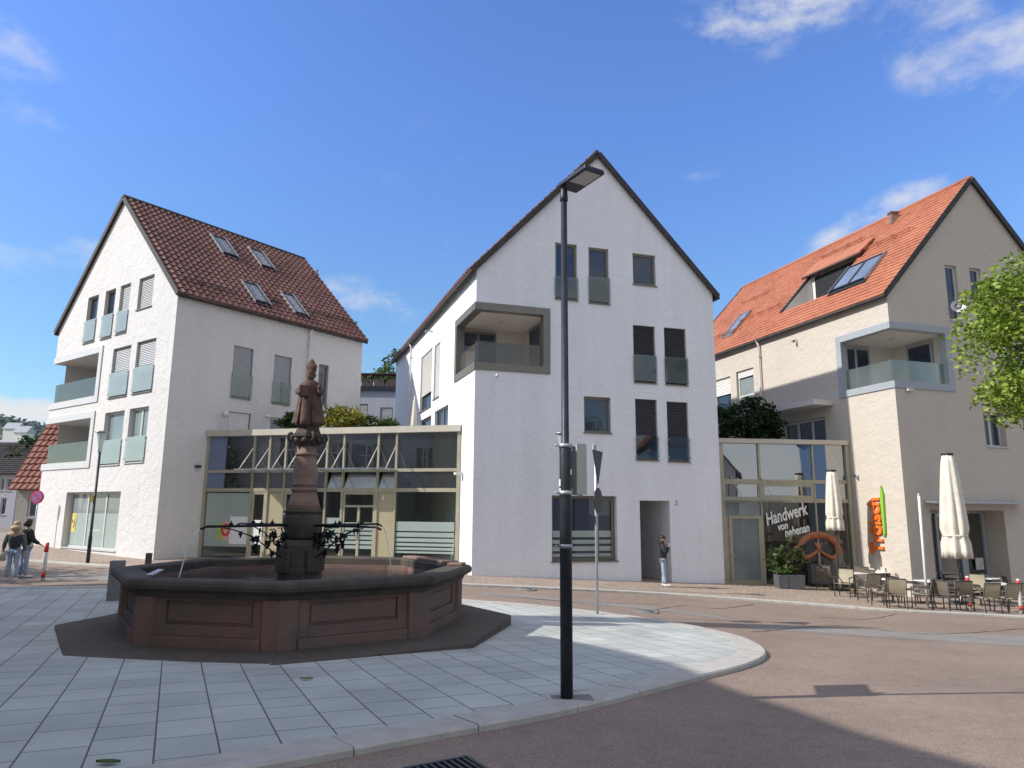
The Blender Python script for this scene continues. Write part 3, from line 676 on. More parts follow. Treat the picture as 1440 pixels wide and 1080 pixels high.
def loggia(h, PG, PS, rG, rS, frame, fw, soffit='soffit', bal='bal', door=True, balh=.5, flip_open=False, side_frame=True, band_front=None, inner='soffit'):
    """corner loggia: rG = rect on the gable plane (touching the corner), rS = rect on the side plane."""
    u0,u1,v0,v1 = rG; s1 = rS[1]; C = PG.px; G0 = u0 if not flip_open else u1
    dG = (u1-u0)*(1 if not flip_open else -1)
    cor = np.array(PG.pt(G0,0)); eG = PG.U*(1 if not flip_open else -1); eS = PS.U; a = abs(dG); b = s1
    def q(x, y, z): return tuple(cor+eG*x+eS*y+np.array([0,0,z]))
    mb = MB(); proud = .05
    fr = MB()
    def strip(P, x0, x1, z0, z1): fr.pbox(P, x0, x1, z0, z1, -.28, proud)
    PGl = Plane(cor, eG, flip=not (np.cross(eG,(0,0,1))@PG.N > 0)); PSl = Plane(cor, eS, flip=PS.flip)
    PGl.N = PG.N; PSl.N = PS.N
    strip(PGl, -proud, a+fw*.0, v1-fw, v1+.0); strip(PGl, -proud, a, v0, v0+fw); strip(PGl, a-fw, a, v0+fw, v1-fw)
    strip(PSl, .284, b, v1-fw, v1); strip(PSl, .284, b, v0, v0+fw)
    if side_frame and b > .7: strip(PSl, b-fw, b, v0+fw, v1-fw)
    f = fr.build('loggia', M[frame], h.root)
    x = MB()                                                   # the room: ceiling, floor, two walls
    zc, zf = v1-fw+.02, v0+fw-.05
    A_, B_ = a+.0, max(b, 2.4)
    x.quad(q(.0,.0,zc),q(A_,.0,zc),q(A_,B_,zc),q(0,B_,zc)); x.quad(q(0,0,zf),q(0,B_,zf),q(A_,B_,zf),q(A_,0,zf))
    x.quad(q(0,B_,zf),q(0,B_,zc),q(A_,B_,zc),q(A_,B_,zf)); x.quad(q(A_,0,zf),q(A_,B_,zf),q(A_,B_,zc),q(A_,0,zc))
    x.quad(q(.02,b,zf),q(.02,B_,zf),q(.02,B_,zc),q(.02,b,zc))
    x.build('loggia_room', M[inner], f, fix=False)
    Pb = Plane(q(0,B_-.02,0), eG); Pb.N = PG.N; Pr = Plane(q(A_-.02,0,0), eS); Pr.N = -eG
    def dr(P, u0_, u1_, z1, nm):
        k = MB(); k.ring(P, (u0_,u1_,zf+.02,z1), .09, 0, .06)
        if u1_-u0_ > 1.3: k.pbox(P, (u0_+u1_)/2-.06, (u0_+u1_)/2+.06, zf+.1, z1-.09, 0, .055)
        w = k.build('loggia_door', M[frame], f)
        k = MB(); k.pbox(P, u0_+.05, u1_-.05, zf+.06, z1-.05, .005, .03); k.build('pane', M['pane'], w)
    dr(Pb, .15, .15+min(1.5, a*.55), zc-.12, 'x'); dr(Pr, B_*.28, B_*.28+min(1.25, B_*.5), zc-.12, 'y')
    gb = MB(); bh = v0+fw+(v1-v0-2*fw)*balh
    gb.pbox(PGl, .02, a-fw-.02, v0+fw-.03, bh, -.16, -.145); gb.pbox(PSl, .17, b-fw*(1 if side_frame and b > .7 else 0)-.02, v0+fw-.03, bh, -.16, -.145)
    gb.build('balustrade', M[bal], f)
    lp = MB(); lp.lathe(q(a*.5, B_*.5, zc-.05), [(.0,0),(.10,.0),(.13,.03),(.13,.055)], 14); lp.build('ceiling_lamp', M['screen'], f)
    return f

# ------------------------------------------------------------------ centre house
Ya, Yf, Yd = 24.7, 27.55, 26.4
def cor(x, y, Y): p = CAM+ray(x, y)*Y; return (float(p[0]), float(p[1]))
cA = cor(663, 812, Ya); cF = cor(215, 790, Yf); cD = cor(1283, 820, Yd)
GRP = 'steep gabled town houses on the far side of the road'
A = gable_house('town_house', 'white gabled house in the middle with a dark recessed passage and a corner loggia', 'house', cA, 17.1, 108.8, 9.85, 17.0, 10.42, 15.62, 4.85, False, 'white', 'tile_red', GRP)
A.tile_far = False
G = A.PG; S = A.PS
wA = [
 (G.rect(780.7,340.5,812,423), dict(bal='bal', balh=.40)),
 (G.rect(827.4,347,857,428.5), dict(bal='bal', balh=.47)),
 (G.rect(889.3,355.5,922.7,403), dict()),
 (G.rect(890,456.5,923,539.5), dict(blind='blind_dark', bf=.98, bal='bal', balh=.48)),
 (G.rect(933.5,460,967,542.5), dict(blind='blind_dark', bf=.98, bal='bal', balh=.48)),
 (G.rect(821,557,859.5,609.5), dict()),
 (G.rect(893,560.5,926,647.5), dict(blind='blind_dark', bf=.9, bal='clear', balh=.4)),
 (G.rect(937.3,564.3,970,649.8), dict(blind='blind_dark', bf=.75, bal='clear', balh=.4)),
]
A.opsG += [(r, D0, 'lrtb') for r, k in wA]
shop = G.rect(776,696.5,868.5,788.5); A.opsG.append((shop, .26, 'lrtb'))
door = G.rect(899.4,703.7,945,818); door = (door[0], door[1], A.zb, door[3]); A.opsG.append((door, 2.4, 'lrt'))
rl = G.rect(664,424,773.5,526.5); rl = (0, rl[1], rl[2], rl[3])
sB = S.px(641,480)[0]; A.opsG.append((rl, .02, '')); A.opsS.append(((0, sB, rl[2], rl[3]), .02, ''))
wB = [
 (S.rect(592.5,503,606,571), dict(blind='blind_white', bf=.72, frame='frame_brown')),
 (S.rect(611.2,487,617.5,557), dict(blind='blind_white', bf=.97, sill=True)),
 (S.rect(611.4,579,629.5,612), dict(frame='frame_brown', sash=2)),
 (S.rect(591.2,592,605.5,620), dict()),
]
A.opsS += [(r, D0, 'lrtb') for r, k in wB]
finish_house(A)
for r, k in wA: window(A.root, G, r, **k)
for r, k in wB: window(A.root, S, r, **k)
sw = window(A.root, G, shop, depth=.26, fw=.09, sash=1, pane='pane', name='shop_window')
mb = MB(); mb.ring(G, (shop[0]+(shop[1]-shop[0])*.72, shop[1]-.09, shop[2]+.09, shop[3]-.09), .06, -.20, -.17); mb.build('casement', M['frame_brown'], sw)
mb = MB()
for k, (a, b) in enumerate([(.06,.11),(.15,.22),(.26,.32),(.36,.46)]): mb.pbox(G, shop[0]+.1, shop[1]-.1, shop[2]+(shop[3]-shop[2])*a, shop[2]+(shop[3]-shop[2])*b, -.226, -.220)
mb.build('frosting', M['frost'], sw)
mb = MB(); mb.pbox(G, door[0], door[1], A.zb, door[3], -2.45, -2.4); mb.build('passage_back', M['greywall'], A.root)
PdL = Plane(G.pt(door[0],0), -G.N); PdL.N = G.U
mb = MB(); mb.ring(PdL, (.35,2.2,gz(*cA)-.35,door[3]-.25), .09, .01, .06); pd = mb.build('passage_door', M['dark_metal'], A.root)
mb = MB(); mb.pbox(PdL, .40, 2.15, gz(*cA)-.3, door[3]-.3, .012, .04); mb.build('pane', M['pane'], pd)
loggia(A, G, S, rl, (0,sB,rl[2],rl[3]), 'frame_grey', .27, bal='bal_dark', balh=.42)
# little hanging under the loggia, wall number
def text(name, body, P, u, v, size, m, parent, n=.012, rot=0, ext=.006, off=0, shear=0, sx=1, align='LEFT', depth_fix=1):
    cu = bpy.data.curves.new(name+'_curve','FONT'); cu.body = body; cu.size = size; cu.extrude = ext; cu.offset = off; cu.shear = shear; cu.align_x = align; cu.resolution_u = 3
    t = bpy.data.objects.new(name+'_tmp', cu); COL.objects.link(t); bpy.context.view_layer.update()
    me = bpy.data.meshes.new_from_object(t.evaluated_get(bpy.context.evaluated_depsgraph_get())); bpy.data.objects.remove(t); bpy.data.curves.remove(cu)
    mb = MB(); ca, sa = math.cos(rot), math.sin(rot)
    mb.add([P.pt(u+x*sx*ca-y*sa, v+x*sx*sa+y*ca, n+z) for x,y,z in [tuple(q.co) for q in me.vertices]], [tuple(p.vertices) for p in me.polygons])
    bpy.data.meshes.remove(me)
    return mb.build(name, M[m], parent)
q = G.px(949,710); text('house_number', '2', G, q[0], q[1], .26, 'zinc', A.root)
mb = MB(); q = G.px(698,528); mb.lathe(G.pt(q[0],q[1]-.02,.12), [(.01,-.06),(.06,-.04),(.06,.03),(.02,.06)], 10); mb.build('camera_dome', M['mailbox'], A.root)
q = S.px(582,470); downpipe(A, S, q[0], A.ze-.15, 2, 'white_pipe')
mb = MB(); q = S.px(650.5,666); mb.pbox(S, q[0]-.12,q[0]+.12,q[1]-.05,q[1]+.05,0,.3); mb.build('wall_lamp', M['mailbox'], A.root)
mb = MB(); q = S.px(609,466); mb.tube([S.pt(q[0],q[1],0),S.pt(q[0],q[1],.35),S.pt(q[0],q[1]-.14,.35)], .03, 6); mb.build('wall_bracket', M['zinc'], A.root)

# ------------------------------------------------------------------ left house
Fh = gable_house('town_house', 'cream gabled house at the left with a dark red tiled roof and stacked corner loggias', 'house', cF, 143.8, 53.75, 11.05, 9.85, 10.33, 15.78, 5.5, True, 'cream', 'tile_red', GRP, zb=-2)
Fh.tile_far = False
G = Fh.PG; S = Fh.PS
wF = [
 (G.rect(124.6,419.0,132.0,479.5), dict(bal='bal_lit', balh=.48)),
 (G.rect(149.2,410,156,473.5), dict(bal='bal_lit', balh=.48)),
 (G.rect(170.2,402.3,177.2,466.5), dict(bal='bal_lit', balh=.46, blind='blind', bf=.6)),
 (G.rect(196.5,392.3,213.2,429.8), dict(blind='blind', bf=.98)),
 (G.rect(159.8,491,177.6,556), dict(blind='blind', bf=.62, bal='bal_lit', balh=.5)),
 (G.rect(193.2,481.5,213,549.3), dict(blind='blind', bf=.62, bal='bal_lit', balh=.5)),
 (G.rect(148.3,581,167.6,653), dict(bal='bal_lit', balh=.47, pane='pane_curtain', frame='frame_white')),
 (G.rect(182.9,575,202,649.3), dict(bal='bal_lit', balh=.47, sash=2, pane='pane_curtain', frame='frame_white')),
]
Fh.opsG += [(r, D0+.05, 'lrtb') for r, k in wF]
gf = G.rect(94,692.4,161.5,775); Fh.opsG.append((gf, .3, 'lrtb'))
lU = G.rect(86,502,137.5,565); lL = G.rect(70,588,126,657.5)
lU = (lU[0], Fh.W, lU[2], lU[3]); lL = (lL[0], Fh.W, lL[2], lL[3])
for q in (lU, lL): Fh.opsG.append((q, .02, '')); Fh.opsF.append(((0,.5,q[2],q[3]), .02, ''))
wE = [
 (S.rect(329.8,485.4,351.7,562), dict(blind='blind', bf=.98, bal='bal', balh=.46)),
 (S.rect(386.7,498.5,406.5,570), dict(blind='blind', bf=.98, bal='bal', balh=.46)),
 (S.rect(449,511.5,459.5,570), dict()),
 (S.rect(321.5,578.3,349.4,632), dict(blind='blind_white', bf=.98)),
 (S.rect(380,586.5,398,640), dict(frame='frame_white')),
]
Fh.opsS += [(r, D0, 'lrtb') for r, k in wE]
finish_house(Fh)
for r, k in wF: window(Fh.root, G, r, depth=D0+.05, **k)
for r, k in wE: window(Fh.root, S, r, **k)
for q in (lU, lL): loggia(Fh, G, Fh.PF, q, (0,.5,q[2],q[3]), 'alu_pale', .30, bal='bal_dark', balh=.48, flip_open=True, inner='cream')
sw = window(Fh.root, G, gf, frame='frame_white', pane='pane_curtain', sash=3, depth=.3, fw=.08, name='shop_window')
du = gf[1]-gf[0]
mb = MB(); mb.pbox(G, gf[0]+.06, gf[1]-.06, gf[2]+.1, gf[2]+(gf[3]-gf[2])*.62, -.268, -.262); mb.build('frosting', M['frost'], sw)
mb = MB(); mb.pbox(G, gf[1]-.66, gf[1]-.25, gf[2]+.65, gf[2]+1.45, -.258, -.25); mb.cur = 1; mb.pbox(G, gf[1]-.62, gf[1]-.42, gf[2]+.7, gf[2]+1.4, -.248, -.246); 
mb.cur = 2; mb.tube([G.pt(gf[1]-.42+.13*math.cos(a*.55),gf[2]+1.05+.17*math.sin(a*.55),-.243) for a in range(11)], .03, 6); mb.build('poster', [M['yellow'],M['poster_lime'],M['poster_pink']], sw)
mb = MB(); mb.tube([G.pt(gf[0]+.34+.13*math.cos(a*.63),gf[2]+1.02+.13*math.sin(a*.63),-.252) for a in range(11)], .028, 6); mb.tube([G.pt(gf[0]+.42,gf[2]+1.1,-.252),G.pt(gf[0]+.36,gf[2]+1.38,-.252)], .028, 6)
mb.pbox(G, gf[0]+.12, gf[0]+.62, gf[2]+.72, gf[2]+.75, -.258, -.25); mb.pbox(G, gf[0]+du*.4, gf[0]+du*.62, gf[2]+.75, gf[2]+.78, -.258, -.25); mb.build('window_emblem', M['whitepaint'], sw)
R1 = Fh.R1
def sky_rect(P, tl, br):
    a = P.px(*tl); b = P.px(*br); return (min(a[0],b[0]), max(a[0],b[0]), min(a[1],b[1]), max(a[1],b[1]))
for tl, br in [((294,334),(331.5,366)),((347,352),(383.5,383)),((337.5,399.5),(377,433)),((392,415),(430,448.5))]: skylight(Fh, R1, sky_rect(R1, tl, br))
for x, y in ((398.5,378),(437,391),(445,396),(444,390)):
    a = R1.px(x, y); mb = MB(); p = Vector(R1.pt(a[0],a[1],.1)); mb.tube([p, p+Vector((0,0,.26)), p+Vector((.05,-.05,.34))], [.05,.045,.06], 8); mb.build('roof_vent', M['sand_light'], Fh.roof)
for a, b in (((255,398),(330,418)),((381,428),(392,431)),((436,441),(500,462))):
    a = R1.px(*a); b = R1.px(*b); snow_guard(Fh, R1, a[0], b[0], (a[1]+b[1])/2)
q = S.px(434,480); downpipe(Fh, S, q[0], Fh.ze-.15, 0, 'white_pipe')
for x, y in ((315.8,582),(375,585.5)):
    q = S.px(x,y); mb = MB(); mb.ball(S.pt(q[0],q[1],.1), (.12,.12,.12) if x < 330 else (.07,.07,.07), 10, 7); mb.build('wall_lamp', M['whitepaint'], Fh.root)
q = S.px(277,656); mb = MB(); mb.pbox(S,q[0]-.1,q[0]+.1,q[1]-.05,q[1]+.05,0,.16); mb.build('wall_box', M['dark_metal'], Fh.root)

# ------------------------------------------------------------------ right house
Dh = gable_house('town_house', 'beige gabled house at the right with bright orange roof and cafe terrace at its foot', 'house', cD, 17.3, 107.4, 9.9, 15.5, 10.17, 15.55, 4.95, False, 'beige', 'tile_orange', GRP, zb=-3, tile=(.20,.27,.016,.028,True))
Dh.tile_far = False
G = Dh.PG; S = Dh.PS
wD = [
 (G.rect(1327.8,372,1352.5,452), dict(frame='frame_white', sash=1)),
 (G.rect(1362.5,376,1387,455), dict(frame='frame_white')),
 (G.rect(1382,578.5,1417,629), dict(frame='frame_white', sash=2, depth=.3)),
 (G.rect(1437,584,1465,637), dict(frame='frame_white', sash=2, depth=.3)),
]
Dh.opsG += [(r, k.get('depth', D0), 'lrtb') for r, k in wD]
ent = G.rect(1307.5,717,1424,830); ent = (ent[0], ent[1], Dh.zb, ent[3]); Dh.opsG.append((ent, .9, 'lrt'))
rl = G.rect(1249,451.6,1343,551); rl = (0, rl[1], rl[2], rl[3]); sC = S.px(1179.5,530)[0]
Dh.opsG.append((rl, .02, '')); Dh.opsS.append(((0,sC,rl[2],rl[3]), .02, ''))
wC = [
 (S.rect(1035,523.5,1062,575), dict(frame='frame_white', blind='blind_white', bf=.16, pane='pane_curtain', trans=.38)),
 (S.rect(1003,536,1029,575), dict(frame='frame_white', blind='blind_white', bf=.5)),
 (S.rect(1100.2,596,1163.5,640), dict(frame='frame_white', sash=3, depth=.2, fw=.1)),
]
Dh.opsS += [(r, .2, 'lrtb') for r, k in wC]
qs = [Dh.R1.px(*q) for q in ((1103,440),(1148.5,389),(1146,425),(1170,417))]
HOLE = (qs[3][0]+.1, qs[0][0], (qs[0][1]+qs[2][1])/2, qs[1][1])
Dh.hole = HOLE
finish_house(Dh, 'tile_orange')
for r, k in wD: window(Dh.root, G, r, **k)
for r, k in wC: window(Dh.root, S, r, **dict(dict(depth=.2), **k))
loggia(Dh, G, S, rl, (0,sC,rl[2],rl[3]), 'alu_mid', .27, bal='bal', balh=.42)
# cafe entrance: dark interior, door frames
mb = MB()
e0, e1, zt = ent[0], ent[1], ent[3]
zfl = gz(cD[0]+3, cD[1])+.02
for a, b in ((0,.16),(.30,.33),(.62,.70),(.95,1.0)): mb.pbox(G, e0+(e1-e0)*a, e0+(e1-e0)*b-.01, zfl-.2, zt, -.9, -.8)
mb.pbox(G, e0, e1, zt-.12, zt-.002, -.898, -.81); dd = mb.build('entrance_door', M['alu_mid'], Dh.root)
mb = MB(); mb.pbox(G, e0, e1, zfl-.2, zt, -.875, -.86); mb.build('pane', M['clear'], dd)
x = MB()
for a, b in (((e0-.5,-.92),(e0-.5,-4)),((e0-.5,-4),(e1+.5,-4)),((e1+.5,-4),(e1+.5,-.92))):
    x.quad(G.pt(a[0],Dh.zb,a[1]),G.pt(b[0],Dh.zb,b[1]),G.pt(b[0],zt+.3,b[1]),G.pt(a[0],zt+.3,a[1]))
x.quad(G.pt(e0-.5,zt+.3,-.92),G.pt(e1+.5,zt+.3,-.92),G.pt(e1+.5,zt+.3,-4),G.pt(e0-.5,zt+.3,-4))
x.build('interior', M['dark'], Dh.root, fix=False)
mb = MB(); mb.pbox(G, e1-.75, e1-.35, zfl+1.0, zfl+1.45, -.80, -.79); mb.lathe(G.pt(e1-.5,zfl+.75,-.79), [(.001,-.1),(.1,-.1),(.1,.1),(.001,.1)], 12); mb.build('notice', M['menu'], dd)
a = G.px(1300,706); b = G.px(1430,709)
mb = MB(); mb.hexa([G.pt(a[0],a[1]-.02,0),G.pt(b[0],a[1]-.02,0),G.pt(b[0],a[1]-.05,.55),G.pt(a[0],a[1]-.05,.55),G.pt(a[0],a[1]+.07,0),G.pt(b[0],a[1]+.07,0),G.pt(b[0],a[1]+.01,.55),G.pt(a[0],a[1]+.01,.55)]); mb.build('canopy', M['zinc'], Dh.root)
a = S.px(1084,580); b = S.px(1171.5,567)
mb = MB(); mb.pbox(S, b[0], a[0]+3, a[1]-.22, a[1]+.0, 0, 1.0); mb.build('canopy', M['soffit'], Dh.root)
q = S.px(1069,480); downpipe(Dh, S, q[0], Dh.ze-.15, 3, 'soffit')
mb = MB(); q = S.px(1119,480); mb.tube([S.pt(q[0]+.2,q[1]+.05,.05),S.pt(q[0]-.1,q[1]+.05,.05),S.pt(q[0]-.1,q[1]-.25,.05)], .03, 6); mb.build('wall_bracket', M['zinc'], Dh.root)
mb = MB(); q = S.px(1207,668); mb.tube([S.pt(q[0]+.25,q[1],.05),S.pt(q[0],q[1],.05),S.pt(q[0],q[1]-.18,.05)], .035, 6); mb.build('wall_bracket', M['zinc'], Dh.root)
mb = MB(); q = G.px(1277,548); mb.pbox(G,q[0]-.13,q[0]+.13,q[1]-.06,q[1]+.02,.0,.14); mb.build('wall_lamp', M['mailbox'], Dh.root)
q = G.px(1339,433); mb = MB(); c = Vector(G.pt(q[0],q[1],.28)); ax = Vector((-.35,-.9,.25)).normalized(); e1_ = ax.orthogonal().normalized(); e2_ = ax.cross(e1_)
vs = [c-ax*.035]; 
for rr, dd_ in ((.13,-.03),(.25,.0),(.27,.012)): vs += [c+ax*dd_+(e1_*math.cos(k*PI/9)+e2_*math.sin(k*PI/9))*rr for k in range(18)]
mb.smooth = True; mb.add(vs, [(0,1+k,1+(k+1)%18) for k in range(18)]+[(1+s_*18+k,1+s_*18+(k+1)%18,19+s_*18+(k+1)%18,19+s_*18+k) for s_ in range(2) for k in range(18)])
mb.smooth = False; mb.tube([c, G.pt(q[0],q[1]-.1,0)], .025, 6); mb.tube([c-ax*.04+e1_*.2, c+ax*.22], .012, 5); tag_ = mb.build('satellite_dish', M['alu_pale'], Dh.root, fix=False)
R1 = Dh.R1
for tl, br, cols in [((1213,371),(1205,412),2)]:
    qs = [R1.px(x,y) for x,y in ((1245,362),(1226,398),(1172,414),(1197,378))]
    us = sorted(p[0] for p in qs); vs = sorted(p[1] for p in qs); skylight(Dh, R1, ((us[0]+us[1])/2+.1,(us[2]+us[3])/2-.1,(vs[0]+vs[1])/2+.1,(vs[2]+vs[3])/2-.1), 2, 'dark_metal')
qs = [R1.px(x,y) for x,y in ((1059,440),(1033,472),(1020,475),(1048,446))]
us = sorted(p[0] for p in qs); vs = sorted(p[1] for p in qs); skylight(Dh, R1, ((us[0]+us[1])/2,(us[2]+us[3])/2,(vs[0]+vs[1])/2,(vs[2]+vs[3])/2), 1, 'zinc')
# roof terrace cut into the slope, with a shallow flap over it
mb = MB(); u0_, u1_, v0_, v1_ = HOLE; Rz = lambda u, v, n=0: np.array(R1.pt(u, v, n))
back_l = Rz(u0_,v1_,.05); back_r = Rz(u1_,v1_,.05); fl_l = back_l.copy(); fl_r = back_r.copy(); zf_ = R1.pt(u0_,v0_,0)[2]-.05; fl_l[2] = fl_r[2] = zf_
f0, f1 = Rz(u0_,v0_,.10), Rz(u1_,v0_,.10); g0, g1 = f0.copy(), f1.copy(); g0[2] = g1[2] = zf_
for q_ in ((f1,g1,fl_r,back_r),(f0,g0,fl_l,back_l),(back_l,fl_l,fl_r,back_r),(g0,g1,fl_r,fl_l)): mb.quad(*[tuple(k) for k in q_])
dm = mb.build('roof_terrace', M['soffit'], Dh.roof, fix=False)
inn = R1.V*0; bk = (back_l+back_r)/2; hx = fl_l-g0; hx = hx/np.linalg.norm(hx)
mb = MB(); p_ = [fl_l+(fl_r-fl_l)*.08-hx*.03, fl_l+(fl_r-fl_l)*.92-hx*.03]; H_ = back_l[2]-zf_
mb.quad(*[tuple(k) for k in (p_[0]+np.array([0,0,.05]),p_[1]+np.array([0,0,.05]),p_[1]+np.array([0,0,H_*.97]),p_[0]+np.array([0,0,H_*.97]))]); mb.build('terrace_door', M['dark'], dm, fix=False)
mb = MB(); e_ = hx*-.30; up_ = np.array([0,0,.12]); rA, rB = Rz(u0_-.25,v1_+1.0,.16), Rz(u1_+.3,v1_+1.0,.16); eA, eB = back_l-R1.U*.25+e_+np.array([0,0,.02]), back_r+R1.U*.3+e_+np.array([0,0,.02])
mb.hexa([tuple(k) for k in (eA,eB,rB,rA)]+[tuple(k+up_) for k in (eA,eB,rB,rA)]); mb.build('flap_roof', M['tile_orange'], dm)
mb = MB(); mb.tube([tuple(Rz(u1_+.04,v0_-.05,.14)),tuple(Rz(u1_+.04,(v0_+v1_)/2,.14)),tuple(Rz(u1_+.04,v1_,.14))], .07, 6); mb.tube([tuple(eA),tuple((eA+eB)/2),tuple(eB)], .06, 6); mb.build('flashing', M['verge'], dm)
mb = MB(); q = R1.px(1259,314); p = Vector(R1.pt(q[0],q[1],.1)); mb.box(p+Vector((0,0,.14)), (.34,.26,.5)); mb.box(p+Vector((0,0,.42)), (.44,.36,.06)); mb.build('roof_vent', M['sand_light'], Dh.roof)
for a, b in (((1052,425),(1077,421)),((1050,450),(1095,440)),((1160,366),(1215,341)),((1180,372),(1282,331)),((1005,478),(1040,470))):
    a = R1.px(*a); b = R1.px(*b); snow_guard(Dh, R1, min(a[0],b[0]), max(a[0],b[0]), (a[1]+b[1])/2, 'tile_orange')
# vertical shop lettering on the lit side wall, reads upwards
q0 = S.px(1246,779); q1 = S.px(1252,690)
nm = thing('shop_sign', 'vertical orange lettering with green swash on the beige wall beside the cafe', 'sign', S.pt(q0[0],q0[1],0))
PSm = Plane(S.O, -S.U); PSm.N = S.N     # u to the right as seen from the road
hgt = q1[1]-q0[1]
nm_len = hgt; 
text('lettering', 'Tr\u00f6lsch', PSm, -q0[0]-.05, q0[1], .86, 'orange', nm, n=.05, rot=PI/2, ext=.05, off=.022, sx=nm_len/2.95)
mb = MB(); u_ = -q0[0]+.03
mb.pprism(PSm, [(u_+.02,q0[1]+.6),(u_+.10,q0[1]+.8),(u_+.14,q0[1]+hgt*.95),(u_+.06,q0[1]+hgt+.2),(u_-.01,q0[1]+hgt*.9)], .02, .10); mb.build('swash', M['green'], nm)

# ------------------------------------------------------------------ glazed link building between left and centre house
def xy(p): return (p[0], p[1])
q = Fh.PS.px(286,700); gL = Fh.PS.pt(q[0], 0, 0); q = A.PS.px(647,700); gR = A.PS.pt(q[0], 0, 0)
gd = np.array(gR)-np.array(gL); gW = float(np.linalg.norm(gd[:2])); gd = gd/gW
PL = Plane(gL, gd)
if PL.N[1] > 0: PL.N = -PL.N; PL.flip = True
link = thing('glass_link_building', 'long low glazed link with pale roof edge between left and middle house', 'building', gL)
ux = lambda x, y=650: PL.px(x, y)[0]
zx = lambda x, y: PL.px(x, y)[1]
zT = (zx(330,606)+zx(600,598))/2; zB = -1.2
zt0 = zT-.24; zm = (zx(330,664)+zx(600,659.5))/2; z2 = (zx(330,690)+zx(600,688))/2
mb = MB(); mb.pbox(PL, .0, gW, zt0, zT, -.25, .14); mb.build('roof_edge', M['beam'], link)
mb = MB(); mb.hexa([PL.pt(0,zT-.12,-.25),PL.pt(gW,zT-.12,-.25),PL.pt(gW-1,zT-.12,-7),PL.pt(.6,zT-.12,-7),PL.pt(0,zT-.03,-.25),PL.pt(gW,zT-.03,-.25),PL.pt(gW-1,zT-.03,-7),PL.pt(.6,zT-.03,-7)]); mb.build('flat_roof', M['zinc'], link)
x = MB()
x.quad(PL.pt(0,zB,-4.5),PL.pt(gW,zB,-4.5),PL.pt(gW,zT,-4.5),PL.pt(0,zT,-4.5)); x.build('back_wall', M['greywall'], link, fix=False)
x = MB(); x.quad(PL.pt(0,z2+.0,-.3),PL.pt(gW,z2+.0,-.3),PL.pt(gW,z2+.0,-4.5),PL.pt(0,z2+.0,-4.5)); x.build('ceiling', M['soffit'], link, fix=False)
gf0 = gz(gL[0],gL[1])-.25
x = MB(); x.quad(PL.pt(0,gf0+.1,-.1),PL.pt(gW,gf0+.1,-.1),PL.pt(gW,gf0-.2,-4.5),PL.pt(0,gf0-.2,-4.5)); x.build('floor_slab', M['granite_grey'], link, fix=False)
mxs = [357,379,401.7,423.5,460,483.5,532,557.5]; mu = [ux(q) for q in mxs]
u_blue = ux(317)
def bar(parent, P, u0, u1, v0, v1, n0=-.08, n1=.05, nm='mullion', m='gold'):
    mb = MB(); mb.pbox(P, u0, u1, v0, v1, n0, n1); return mb.build(nm, M[m], parent)
for q in mu: bar(link, PL, q-.035, q+.035, zB, zt0)
bar(link, PL, .0, .12, zB, zt0); bar(link, PL, gW-.14, gW, zB, zt0)
edges_u = [.12]+[q for q in mu]+[gW-.14]
for i in range(len(edges_u)-1):
    a, b = edges_u[i]+(.035 if i else 0), edges_u[i+1]-(.035 if i < len(edges_u)-2 else 0)
    bar(link, PL, a, b, zm-.06, zm+.06, -.07, .04, 'rail'); bar(link, PL, a, b, z2-.07, z2+.07, -.07, .04, 'rail')
    p0 = a
    if i == 0:
        bar(link, PL, .12, u_blue, z2+.07, zt0, -.04, .01, 'infill_panel', 'bluepanel'); p0 = u_blue
    mb = MB(); mb.pbox(PL, p0+.01, b-.01, zm+.06, zt0-.002, -.05, -.02); mb.build('upper_pane', M['pane_link'], link)
    lo, hi = z2+.07, zm-.06
    if i in (5,6,7):
        vs = MB(); tilt = .22
        vs.hexa([PL.pt(a+.02,lo,.02),PL.pt(b-.02,lo,.02),PL.pt(b-.02,lo,0),PL.pt(a+.02,lo,0),PL.pt(a+.10,hi,-tilt),PL.pt(b-.02,hi,-tilt),PL.pt(b-.02,hi,-tilt-.02),PL.pt(a+.10,hi,-tilt-.02)])
        vs.build('vent_pane', M['vent_sky_glass'], link)
        x = MB(); x.pbox(PL, a, b, lo, hi, -.5, -.48); x.build('vent_recess', M['dark'], link)
    else:
        mb = MB(); mb.pbox(PL, p0+.01, b-.01, lo, hi, -.05, -.02); mb.build('transom_pane', M['pane_link'], link)
